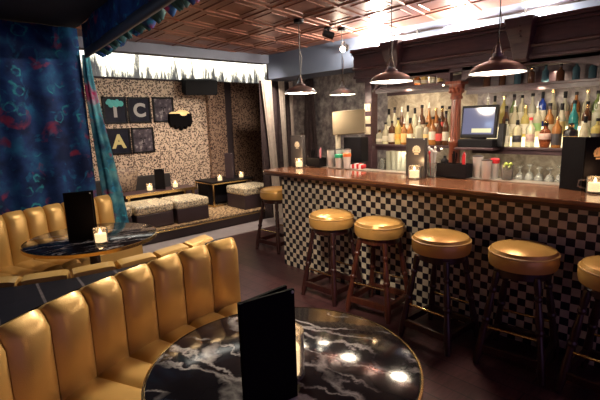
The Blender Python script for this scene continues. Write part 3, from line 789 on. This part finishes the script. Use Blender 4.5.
COLN = {'clear': 'clear glass', 'cream': 'pale', 'amber': 'amber', 'rum': 'red brown', 'green': 'green', 'yellow': 'yellow', 'blue': 'cobalt blue', 'teal': 'turquoise', 'black': 'black', 'brown': 'dark brown', 'shade_dim': 'shade dimmed blue grey'}
SHN = {'slim': 'slim', 'round': 'round shouldered', 'squat': 'squat', 'tall': 'tall', 'decanter': 'bulbous'}
def row(ys, x, z, specs, where, group):
    for i, (y, (sh, h, r, g, lab, cap)) in enumerate(zip(ys, specs)):
        l = ' with %s label' % lab if lab else ''
        bottle('%s %s bottle%s, %s from left %s' % (SHN[sh], COLN[g], l, ORD[i], where), (x, y, z), h, r, sh, g, lab, cap, group)
row([1.699, 1.599, 1.484, 1.358, 1.266, 1.158, 1.055, .965], 4.265, 1.298,
    [('slim', .26, .036, 'clear', 'white', 'black'), ('squat', .25, .040, 'cream', 'black', 'black'), ('slim', .265, .038, 'clear', 'pink', 'red'), ('decanter', .235, .055, 'rum', 'pink', 'gold'),
     ('slim', .265, .040, 'amber', 'black', 'gold'), ('squat', .215, .056, 'black', 'gold', 'black'), ('tall', .26, .038, 'cream', 'white', 'black'), ('squat', .25, .045, 'yellow', 'black', 'black')],
    'in the right front row', 'bottles at the front of the right shelf')
row([1.76, 1.68, 1.583, 1.477, 1.375, 1.276, 1.18, 1.081, .995], 4.395, 1.386,
    [('tall', .29, .034, 'brown', 'white', 'black'), ('slim', .30, .036, 'cream', 'white', 'pourer'), ('round', .29, .038, 'yellow', 'white', 'gold'), ('slim', .28, .038, 'cream', 'green', 'pourer'), ('round', .30, .040, 'amber', 'white', 'black'),
     ('tall', .29, .036, 'clear', 'gold', 'black'), ('tall', .31, .038, 'teal', None, 'black'), ('slim', .30, .036, 'brown', 'white', 'black'), ('squat', .30, .050, 'clear', None, 'pourer')],
    'in the right middle row', 'bottles in the middle row of the right shelf')
row([1.999, 1.929, 1.838, 1.74, 1.664, 1.571, 1.482, 1.395, 1.294, 1.205, 1.118, 1.04, .97], 4.52, 1.476,
    [('tall', .30, .032, 'clear', None, 'pourer'), ('slim', .31, .034, 'cream', 'gold', 'black'), ('slim', .30, .034, 'yellow', None, 'gold'), ('tall', .31, .036, 'green', 'white', 'black'), ('slim', .30, .034, 'cream', 'white', 'black'), ('round', .31, .036, 'clear', 'white', 'black'),
     ('slim', .32, .034, 'blue', 'white', 'black'), ('tall', .33, .036, 'cream', 'white', 'gold'), ('round', .31, .038, 'clear', 'pink', 'black'), ('slim', .30, .036, 'amber', 'gold', 'black'), ('tall', .31, .036, 'cream', 'white', 'gold'), ('slim', .30, .036, 'green', 'green', 'black'), ('tall', .29, .034, 'green', 'gold', 'red')],
    'in the right back row', 'bottles at the back of the right shelf')
row([3.18, 3.09, 3.0, 2.917, 2.836, 2.756, 2.641, 2.55, 2.475, 2.398, 2.325], 4.27, 1.298,
    [('squat', .17, .042, 'clear', 'white', 'black'), ('round', .25, .040, 'cream', 'white', 'black'), ('squat', .27, .042, 'brown', 'white', 'black'), ('slim', .30, .037, 'yellow', 'orange', 'black'), ('slim', .25, .036, 'amber', 'gold', 'pourer'), ('tall', .29, .036, 'amber', 'white', 'black'),
     ('squat', .27, .050, 'clear', None, 'pourer'), ('slim', .24, .034, 'clear', 'gold', 'black'), ('round', .30, .042, 'amber', 'white', 'black'), ('slim', .28, .036, 'brown', 'red', 'black'), ('tall', .35, .034, 'brown', 'white', 'black')],
    'in the left front row', 'bottles at the front of the left shelf')
row([3.16, 3.076, 2.977, 2.894, 2.80, 2.708, 2.618, 2.531, 2.458, 2.375], 4.43, 1.371,
    [('tall', .33, .036, 'clear', 'white', 'black'), ('round', .35, .038, 'cream', None, 'black'), ('slim', .31, .036, 'brown', 'gold', 'pourer'), ('tall', .36, .036, 'clear', 'white', 'black'), ('slim', .33, .036, 'clear', None, 'black'),
     ('round', .36, .040, 'brown', 'white', 'black'), ('tall', .34, .036, 'amber', None, 'pourer'), ('slim', .32, .036, 'amber', 'white', 'gold'), ('round', .34, .038, 'brown', 'red', 'black'), ('slim', .33, .036, 'cream', 'white', 'black')],
    'in the left back row', 'bottles at the back of the left shelf')
row([2.72, 2.63, 2.53, 2.44], 4.34, 1.946, [('slim', .12, .034, 'amber', 'white', 'black'), ('squat', .12, .038, 'yellow', 'white', 'gold'), ('squat', .12, .036, 'cream', 'white', 'black'), ('slim', .11, .030, 'brown', 'gold', 'black')],
    'on the high left shelf', 'bottles on the high left shelf')
row([1.95, 1.80, 1.66, 1.54, 1.42, 1.30, 1.18, 1.06], 4.36, 1.869, [('squat', .15, .036, 'brown', None, 'pourer'), ('slim', .15, .030, 'brown', None, 'black'), ('slim', .155, .030, 'shade_dim', None, 'black'), ('squat', .15, .032, 'brown', None, 'black'), ('slim', .155, .030, 'shade_dim', None, 'black'), ('round', .15, .034, 'brown', None, 'black'), ('slim', .16, .030, 'shade_dim', None, 'black'), ('slim', .15, .030, 'shade_dim', None, 'pourer')],
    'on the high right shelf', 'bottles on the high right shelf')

# ---------------------------------------------------------------- glassware on the back bar counter
gp = [(.036, 0), (.038, .004), (.036, .05), (.026, .075), (.005, .083), (.004, .135), (.03, .142), (.031, .146)]
first = None
ys = [1.56, 1.475, 1.39, 1.30, 1.215]
k = 0
for xx, dz in ((4.27, 'front'), (4.38, 'rear')):
    for i, y in enumerate(ys):
        lb = 'upturned stemmed glass %s from the left in the %s row on the lit counter' % (ORD[i], dz)
        if first is None:
            first = thing('stemmed_glass', lb, 'glass', (xx, y, .963), 0, 'upturned stemmed glasses')
            MB().lathe(gp[:4], n=16).build('bowl', 'clear', first)
            MB().lathe(gp[3:6], n=10).build('stem', 'clear', first)
            MB().lathe(gp[5:], n=16).build('foot', 'clear', first)
        else: dup(first, (xx, y + (.03 if dz == 'rear' else 0), .963), 0, lb, scale=(1, 1, 1.15) if i % 3 == 1 else None)
tum = None
for lev in range(2):
    for j, xx in enumerate((4.25, 4.335)):
        for i in range(4):
            y = 3.03 - i * .072
            lb = '%s frosted tumbler %s from the left, %s layer of the stack beside the menu' % ('front' if j == 0 else 'rear', ORD[i], 'upper' if lev else 'lower')
            if tum is None:
                tum = MB().lathe([(.030, 0), (.033, .004), (.034, .125), (.031, .125), (.027, .01)], n=16).build('tumbler', 'frost'); tag(tum, lb, 'glass', 'stacked frosted tumblers'); tum.location = (xx, y, .963)
            else:
                q = tum.copy(); COL.objects.link(q); q.location = (xx, y, .963 + .1255 * lev); q['label'] = lb

for i in range(3):
    q = tum.copy(); q.data = tum.data.copy(); q.data.materials.clear(); q.data.materials.append(M['clear']); COL.objects.link(q)
    q.location = ((4.345, 3.105), (4.345, 3.185), (4.255, 3.125))[i] + (.963,); q.scale = (1.05, 1.05, 1.25)
    q['label'] = 'clear tall tumbler %s from the stacked frosted tumblers, behind the red striped towel' % ORD[i]; q['group'] = 'clear tumblers behind the towel'
# ---------------------------------------------------------------- things on the bar counter
ZB = 1.0755
ZR = 1.0855
def shaker(label, loc, h, r, capm=None):
    t = thing('shaker_tin', label, 'shaker', loc, 0, 'steel shakers on the bar')
    MB().lathe([(r * .78, 0), (r * .8, .003), (r, h), (r * .96, h), (r * .76, .006)], n=20).build('tin', 'steel', t)
    if capm: MB().lathe([(r * 1.03, h - .025), (r * 1.06, h - .02), (r * 1.06, h + .008), (r * .8, h + .014)], n=20).build('band', capm, t)
    else: MB().lathe([(r * .99, h + .0005), (r * 1.01, h + .006), (r * .5, h + .012)], n=20).build('lid', 'dark_steel', t)
shaker('plain tall steel shaker leftmost of the cluster near the terminal', (3.505, 3.27, ZR), .185, .042)
shaker('steel shaker with dark lid second in the cluster near the terminal', (3.57, 3.20, ZR), .19, .042)
shaker('steel shaker with a green rim in the cluster near the terminal', (3.485, 3.135, ZR), .135, .042, 'green')
shaker('steel shaker with dark lid rearmost of the cluster near the terminal', (3.572, 3.09, ZR), .19, .042)
shaker('steel shaker with an orange rim in the cluster near the terminal', (3.50, 3.03, ZR), .15, .042, 'orange')
shaker('taller steel shaker right of the black caddy with red straws', (3.545, 1.63, ZR), .175, .042)
shaker('second steel shaker right of the black caddy, slightly nearer', (3.50, 1.535, ZR), .15, .042)
shaker('small steel shaker with a red rim behind the two right hand shakers', (3.575, 1.50, ZR), .15, .034, 'red')

def caddy(label, loc, w, d, h, kind):
    t = thing('bar_caddy', label, 'caddy', loc, 0, 'black bar caddies')
    b_ = MB()
    b_.box(-d / 2, d / 2, -w / 2, w / 2, 0, .006)
    for y in (-w / 2, -w / 6, w / 6, w / 2): b_.box(-d / 2, d / 2, y - .003, y + .003, 0, h)
    for x in (-d / 2, d / 2): b_.box(x - .003, x + .003, -w / 2, w / 2, 0, h)
    b_.build('tray', 'black', t, False)
    return t
random.seed(3)
cl = caddy('black napkin and straw caddy beside the candle at the far end of the bar', (3.48, 3.47, ZR), .2, .11, .10, 0)
cr = caddy('wide black caddy with red straws in front of the carved column', (3.49, 1.81, ZR), .27, .11, .115, 1)
def straws(label, loc, n, m_, h, spread=.022):
    b_ = MB()
    for k in range(n):
        a = random.random() * 6.28; r = spread * random.random() ** .5; t_ = (random.random() - .5) * .05
        b_.tube([(r * math.cos(a) * .5, r * math.sin(a) * .5, 0), (r * math.cos(a) + t_, r * math.sin(a) + t_ * .6, h * (.85 + .25 * random.random()))], .0032, 6)
    o_ = b_.build('straw_bundle', m_); o_.location = loc; tag(o_, label, 'straws'); o_['kind'] = 'stuff'
straws('bundle of dark straws standing in the far left caddy', (3.48, 3.53, ZR + .007), 22, 'matte_black', .165)
straws('bundle of pink straws standing in the far left caddy', (3.48, 3.41, ZR + .007), 12, 'pink', .19)
straws('bundle of red straws standing in the wide caddy by the column', (3.468, 1.715, ZR + .007), 16, 'red', .19, .014)
straws('bundle of white straws standing in the wide caddy by the column', (3.515, 1.735, ZR + .007), 6, 'white', .18, .012)
straws('bundle of black straws standing in the wide caddy by the column', (3.49, 1.81, ZR + .007), 20, 'matte_black', .2)
o = MB().box(-.035, .035, -.028, .028, 0, .06).build('napkin_stack', 'white', None, False, .004); o.location = (3.49, 3.468, ZR + .007)
tag(o, 'small stack of white napkins in the middle of the far left caddy', 'napkins')
o = MB().lathe([(.03, 0), (.033, .004), (.033, .13), (.012, .15), (.012, .17), (.004, .172)], n=16).build('squeeze_bottle', 'black'); o.location = (3.49, 1.90, ZR + .007)
tag(o, 'dark bottle standing in the left slot of the caddy by the column', 'bottle')
# pourer glass with steel spouts
t = thing('utensil_jar', 'glass jar of steel spoons, tongs and a red muddler between candle and caddy', 'jar', (3.43, 1.985, ZB))
MB().lathe([(.038, 0), (.042, .004), (.042, .13), (.039, .13), (.036, .008)], n=18).build('glass', 'clear', t)
for k in range(7):
    a = k * .9; m_ = 'red' if k == 3 else 'steel'
    b_ = MB().tube([(.01 * math.cos(a), .01 * math.sin(a), .01), (.03 * math.cos(a), .03 * math.sin(a), .21 + .02 * (k % 3))], .005, 8)
    b_.sphere((.03 * math.cos(a), .03 * math.sin(a), .215 + .02 * (k % 3)), .011, 8, (1, 1, 1.6))
    b_.build('utensil', m_, t)
t = thing('lime_glass', 'clear glass filled with lime wedges right of the shakers on the bar', 'glass', (3.54, 1.385, ZR))
MB().lathe([(.034, 0), (.04, .004), (.048, .12), (.045, .12), (.034, .008)], n=20).build('glass', 'clear', t)
for k in range(6):
    a = k * 1.05
    MB().sphere((.022 * math.cos(a), .022 * math.sin(a), .10 + .022 * (k % 2)), .022, 10, (1, .6, .8)).build('lime_wedge', 'lime', t)
menu_book('menu with a pale floral emblem standing at the far left end of the bar', (3.41, 3.70, ZB), -1.35, .17, .36, 'menu_grey', 'cream', 20)
menu_book('menu with a cream crown emblem standing behind the candle mid bar', (3.345, 2.09, ZB), -1.35, .175, .345, 'menu_grey', 'cream', 20)
menu_book('thick black menu with a gold crown emblem at the right edge of the bar', (3.412, .83, ZB), .23, .17, .362, 'matte_black', 'gold_print', 105)
votive('votive_candle', 'lit glass candle at the far left end of the bar by the menu', (3.33, 3.60, ZB), 1.25)
votive('votive_candle', 'bright square looking glass candle in front of the middle menu on the bar', (3.25, 2.05, ZB), 1.35)
t = votive('votive_candle', 'lit candle in a handled glass mug at the right edge of the bar', (3.31, .735, ZB), 1.25)
MB().tube([(-.02, .045, .085), (-.025, .085, .08), (-.025, .09, .04), (-.02, .045, .025)], .006, 8).build('handle', 'votive', t)
# towel
b_ = MB()
for k in range(5):
    o_ = None
tw = thing('bar_towel', 'folded red and white striped bar towel beside the stacked tumblers', 'towel', (3.56, 2.93, ZR), .3)
for k in range(6):
    MB().box(-.05, .05, -.075 + k * .025, -.05 + k * .025, 0, .055 - .006 * abs(k - 2.5)).build('stripe', 'red' if k % 2 == 0 else 'white', tw, False, .006)

# terminals
t = thing('sales_terminal', 'back of a tilted brushed metal sales terminal at the far end of the bar', 'terminal', (3.80, 3.26, .0), 0)
mt = Matrix.Translation((0, 0, 1.565)) @ Matrix.Rotation(math.radians(28), 4, 'Z') @ Matrix.Rotation(math.radians(8), 4, 'Y') @ Matrix.Rotation(math.radians(-3), 4, 'X')
MB().box(-.018, .018, -.19, .19, -.135, .135, mt).build('housing', 'steel_dull', t, False, .008)
MB().box(-.02, .02, .14, .19, .96, 1.44).build('stand', 'cream', t, False, .006)
MB().box(.02, .16, -.16, .10, 1.12, 1.40).build('printer', 'black', t, False, .01)
MB().box(.03, .15, -.12, .06, .90, 1.12).build('printer_stand', 'dark_steel', t, False)
MB().box(-.09, .16, -.22, .22, 0, .90).build('cabinet', 'dark_steel', t, False, .01)
t = thing('sales_terminal', 'black framed sales terminal with a lit blue grey screen beside the carved column', 'terminal', (4.14, 1.905, 1.2985))
mt = Matrix.Translation((0, 0, .235)) @ Matrix.Rotation(math.radians(6), 4, 'Y')
h_ = MB().box(-.02, .02, -.175, .175, -.15, .16, mt).build('housing', 'black', t, False, .008)
MB().box(-.024, -.0205, -.15, .155, -.115, .135, mt).build('screen', 'screen', h_, False)
MB().box(-.0265, -.0245, -.13, .06, -.10, -.06, mt).build('screen_button', 'screen_lo', h_, False)
MB().box(-.09, .12, -.17, .17, 0, .075).build('cash_drawer', 'black', t, False, .006)
MB().lathe([(.07, .075), (.07, .085), (.03, .09), (.025, .13)], n=20).build('stand', 'black', t)
MB().box(-.03, .03, -.235, -.18, .0, .22, Matrix.Rotation(math.radians(10), 4, 'Y')).build('card_reader', 'black', t, False, .006)
o = MB().box(0, .02, -.2, .2, -.012, 0).build('unused', 'black', None, False); bpy.data.objects.remove(o)
# bracket shelf that carries the terminal
MB().box(-.16, .0, -.48, -.10, 1.272, 1.297).build('terminal_shelf', 'ebony', bb, False, .004)

# ---------------------------------------------------------------- lounge furniture
def ottoman(label, x0, x1, y0, y1, top):
    t = thing('ottoman', label, 'ottoman', ((x0 + x1) / 2, (y0 + y1) / 2, .160), 0, 'leopard topped ottomans')
    w, d = (x1 - x0) / 2, (y1 - y0) / 2; h = top - .16
    MB().box(-w + .012, w - .012, -d + .012, d - .012, .0, h * .62).build('base', 'brown_leather', t, False, .012)
    MB().box(-w, w, -d, d, h * .62, h).build('cushion', 'leop_pale', t, True, .035, seg=4)
ottoman('leopard topped ottoman in the middle of the row below the long table', 2.87, 3.42, 5.76, 6.32, .50)
ottoman('leopard topped ottoman at the left of the row, nearer the teal drape', 2.28, 2.85, 5.80, 6.36, .50)
ottoman('leopard topped ottoman mostly hidden behind the teal drape', 1.68, 2.26, 5.84, 6.36, .50)
ottoman('separate leopard topped ottoman nearest the end of the bar', 4.13, 4.74, 5.82, 6.38, .53)
t = thing('lounge_table', 'long low dark table with a gold edge behind the ottoman row', 'table', (3.02, 6.62, .16))
MB().box(-.62, .58, -.2, .2, .375, .415).build('table_top', 'ebony', t, False, .004)
MB().box(-.62, .58, -.212, -.2, .37, .418).build('gold_edge', 'brass', t, False, .003)
for sx in (-.56, .52):
    for sy in (-.15, .15): MB().box(sx - .02, sx + .02, sy - .02, sy + .02, 0, .375).build('leg', 'brass', t, False)
t = thing('lounge_table', 'small square black table on a thin brass frame near the bar end', 'table', (4.32, 6.72, .16))
MB().box(-.42, .46, -.30, .30, .415, .44).build('table_top', 'black', t, False, .004)
fr = MB()
for sx in (-.41, .45):
    for sy in (-.29, .29): fr.box(sx - .011, sx + .011, sy - .011, sy + .011, 0, .415)
for sy in (-.29, .29): fr.box(-.41, .45, sy - .011, sy + .011, .395, .415); fr.box(-.41, .45, sy - .011, sy + .011, .012, .03)
for sx in (-.41, .45): fr.box(sx - .011, sx + .011, -.29, .29, .395, .415); fr.box(sx - .011, sx + .011, -.29, .29, .012, .03)
fr.build('frame', 'brass', t, False)
MB().box(-.39, .43, -.1, .27, .03, .39).build('lower_box', 'black', t, False, .004)
votive('votive_candle', 'left candle on the long lounge table', (2.86, 6.60, .576), 1.35)
votive('votive_candle', 'right candle on the long lounge table', (3.29, 6.58, .576), 1.35)
votive('votive_candle', 'left candle on the small brass framed lounge table', (4.10, 6.50, .601), 1.25)
votive('votive_candle', 'right candle on the small brass framed lounge table', (4.60, 6.56, .601), 1.25)
menu_book('dark menu standing between the candles on the long lounge table', (3.06, 6.63, .576), -.5, .15, .33, open_=30)
menu_book('slim menu standing between the candles on the small brass framed table', (4.42, 6.66, .601), -.9, .15, .46, 'brown_leather', open_=30)
t = thing('lounge_sofa', 'low dark leather bench sofa along the leopard wall behind the long table', 'sofa', (2.5, 7.05, .16))
MB().box(-1.3, 1.35, -.21, .2, .0, .12).build('base', 'black_leather', t, False, .01)
for k in range(4): MB().box(-1.3 + k * .6625, -1.3 + (k + 1) * .6625 - .006, -.22, .1, .12, .33).build('seat_cushion', 'brown_leather', t, True, .03, seg=3)
MB().box(-.45, 1.0, .1, .17, .33, .60).build('backrest', 'black_leather', t, True, .02)
b_ = MB().grid(lambda u, v: ((u - .5) * .44, (1 if v < .5 else -1) * .07 * (math.sin(PI * u) * math.sin(PI * ((v * 2) % 1.0))) ** .45 if 0 < u < 1 else 0, (((v * 2) if v < .5 else 2 - 2 * v) - .5) * .42), 16, 32)
o = b_.build('throw_pillow', 'pillow'); o.location = (2.62, 7.0, .73); o.rotation_euler = (.25, .1, .1)
tag(o, 'mottled tan throw pillow leaning on the lounge sofa beside the teal drape', 'pillow')

# framed prints
FR = [(2.70, 1.858, 'T', 'framed dark print of a pale T with a teal splash, top left of the five', 'teal'), (3.105, 1.858, 'C', 'framed dark print of a pale letter C, top middle of the five', None),
      (3.535, 1.865, None, 'framed black and white face print, top right of the five', None), (2.71, 1.355, 'A', 'framed dark print of a yellow letter A, lower left of the five', None), (3.12, 1.355, 'face', 'framed dim face print, lower right of the five', None)]
def letter_mesh(ch, size, m_, parent, loc):
    cu = bpy.data.curves.new('letter', 'FONT'); cu.body = ch; cu.size = size; cu.extrude = .002; cu.offset = .012; cu.align_x = 'CENTER'; cu.align_y = 'CENTER'
    to = bpy.data.objects.new('letter_tmp', cu); COL.objects.link(to)
    dg = bpy.context.evaluated_depsgraph_get(); dg.update()
    me = bpy.data.meshes.new_from_object(to.evaluated_get(dg)); bpy.data.objects.remove(to)
    me.materials.clear(); me.materials.append(M[m_])
    o_ = bpy.data.objects.new('letter', me); COL.objects.link(o_); o_.parent = parent; o_.location = loc; o_.rotation_euler = (PI / 2, 0, 0)
    return o_
M['letter_pale'] = mat('letter_pale', (.42, .40, .40), .6)
for (x, z, ch, lb, ex) in FR:
    t = thing('framed_print', lb, 'picture', (x, 7.297, z), 0, 'framed prints on the leopard wall')
    w, h = .195, .215
    f_ = MB()
    for a in ((-w, -w + .03, -h, h), (w - .03, w, -h, h)): f_.box(a[0], a[1], -.03, 0, a[2], a[3])
    for a in ((-h, -h + .03), (h - .03, h)): f_.box(-w, w, -.03, 0, a[0], a[1])
    f_.build('picture_frame', 'black', t, False, .003)
    pr = MB().box(-w + .02, w - .02, -.014, -.002, -h + .02, h - .02).build('print', 'photo_grey' if ch in (None, 'face') else 'photo_dark', t, False)
    if ch in ('T', 'C', 'A'):
        letter_mesh(ch, .30, 'lid_white' if ch == 'A' else 'letter_pale', pr, (0, -.016, -.01))
    else:
        b_ = MB(); b_.sphere((0, -.014, .01), .095, 16, (.8, .05, 1.15)); b_.build('face', M['photo_grey'], pr)
        b_ = MB()
        for s in (-1, 1): b_.sphere((s * .033, -.019, .035), .017, 10, (1.3, .1, .6))
        b_.sphere((0, -.0195, -.055), .02, 10, (1.4, .1, .45)); b_.box(-.008, .008, -.021, -.018, -.025, .025)
        b_.build('face_shadow', 'black', pr)
    if ex:
        b_ = MB(); random.seed(9)
        for k in range(9): b_.sphere((-.11 + .026 * k, -.0185, .12 + .03 * math.sin(2.3 * k)), .03 + .008 * (k % 3), 8, (1, .06, 1))
        M['teal_paint'] = mat('teal_paint', (.05, .42, .42), .5); b_.build('splash', 'teal_paint', pr)

# scalloped sconce and loudspeaker
t = thing('wall_sconce', 'black scalloped wall sconce with two glowing gold domes on the leopard wall', 'sconce', (3.82, 7.295, 1.70))
poly = [(a_ * 1.05, b_ * 1.35 - .01) for a_, b_ in [(-.20, .075), (-.21, -.03), (-.17, -.10), (-.13, -.065), (-.09, -.13), (-.045, -.085), (0, -.15), (.045, -.085), (.09, -.13), (.13, -.065), (.17, -.10), (.21, -.03), (.20, .075)]]
MB().prism(poly, -.10, .0, 'y').build('apron', 'matte_black', t, False, .004)
M['gold_glow'] = mat('gold_dome_glow', (.75, .55, .25), .4, .3, emit=(1., .72, .3), estr=.55)
for x, r in ((-.12, .085), (.05, .145)):
    MB().sphere((x, -.05, .085), r, 18, (1, .4, .5)).build('dome', 'gold_glow', t)
t = thing('loudspeaker', 'black loudspeaker tilted down high on the leopard wall below the window', 'speaker', (4.12, 7.0, 2.25))
mt = Matrix.Rotation(math.radians(-14), 4, 'Z') @ Matrix.Rotation(math.radians(12), 4, 'X')
MB().box(-.29, .29, -.13, .13, -.13, .13, mt).build('cabinet', 'matte_black', t, False, .015)
MB().box(-.28, .28, -.137, -.131, -.12, .12, mt).build('grille', 'black', t, False)
MB().tube([(0, .1, 0), (.03, .225, .02)], .02, 8).build('mount', 'black', t)

# ---------------------------------------------------------------- lights
def light(kind, name, loc, e, col, size=.1, aim=None, spot=None, blend=.5, sx=None):
    l = bpy.data.lights.new(name, kind); l.energy = e; l.color = col
    if kind == 'AREA':
        l.size = size
        if sx: l.shape = 'RECTANGLE'; l.size_y = sx
    else: l.shadow_soft_size = size
    if kind == 'SPOT': l.spot_size = math.radians(spot); l.spot_blend = blend
    o_ = bpy.data.objects.new(name, l); COL.objects.link(o_); o_.location = loc
    if aim is not None:
        o_.rotation_euler = (Vector(aim) - Vector(loc)).to_track_quat('-Z', 'Y').to_euler()
    return o_
WARM = (1., .84, .64)
for (loc, lab, r), e in zip(PEND, (32, 34, 30, 14)):
    light('POINT', 'pendant_light', (loc[0], loc[1], loc[2] + .0), e, WARM, .10)
for (x, y), e in zip(UP, (150, 80, 26, 20)):
    light('POINT', 'uplight_glow', (x, y, 2.47), e, (1., .93, .76), .03)
light('POINT', 'wall_lamp_glow', (4.20, 3.73, 2.38), 3, (1., .9, .7), .05)
# added fill spots without fixtures, lighting booths, bar front, curtain and leopard wall
light('SPOT', 'fill_spot', (2.15, 3.0, 2.59), 390, (1., .86, .64), .22, (1.0, 2.0, .6), 62, .8)
light('SPOT', 'fill_spot', (.95, 1.5, 2.50), 430, (1., .86, .66), .22, (3.06, 3.0, .5), 52, .9)
light('SPOT', 'fill_spot', (1.9, 3.6, 2.59), 110, (1., .84, .64), .15, (1.0, 4.3, .55), 62, .9)
light('SPOT', 'fill_spot', (2.6, 4.6, 2.58), 190, (1., .84, .68), .05, (3.3, 7.2, .7), 64, .9)
light('SPOT', 'fill_spot', (4.0, 4.7, 2.58), 130, (1., .84, .68), .05, (4.5, 6.9, .9), 70, .9)
light('SPOT', 'lounge_fill_spot', (2.9, 5.85, 2.88), 190, (1., .85, .68), .05, (2.9, 6.1, .3), 70, .9)  # added spots without fixtures, brightening the ottomans and lounge tables
light('SPOT', 'lounge_fill_spot', (4.5, 5.9, 2.88), 130, (1., .85, .68), .05, (4.5, 6.2, .3), 60, .9)
light('POINT', 'canopy_fill', (.5, 3.4, 2.2), 3, (.55, .72, 1.), .06)  # added fill with no lamp body, brightening the blue curtain
light('AREA', 'shelf_glow', (4.24, 1.4, 1.842), 7, (1., .85, .6), .05, (4.42, 1.4, 1.4), sx=1.6)
light('AREA', 'shelf_glow', (4.25, 2.75, 1.922), 9, (1., .82, .55), .05, (4.5, 2.75, 1.4), sx=.85)

light('AREA', 'niche_glow', (4.27, 1.4, 1.262), 3, (1., .88, .66), .05, (4.42, 1.4, 1.0), sx=1.2)
light('AREA', 'niche_glow', (4.27, 2.8, 1.262), 3, (1., .88, .66), .05, (4.42, 2.8, 1.0), sx=.7)
W = bpy.data.worlds.new('world'); S.world = W; W.use_nodes = True
W.node_tree.nodes['Background'].inputs[0].default_value = (.34, .2, .42, 1)
W.node_tree.nodes['Background'].inputs[1].default_value = .6

S.view_settings.view_transform = 'Standard'; S.view_settings.look = 'None'
S.view_settings.exposure = .15; S.view_settings.gamma = 1.; S.view_settings.use_curve_mapping = False
S.cycles.use_denoising = True
S.cycles.max_bounces = 8; S.cycles.sample_clamp_indirect = 6.; S.cycles.caustics_reflective = False; S.cycles.caustics_refractive = False
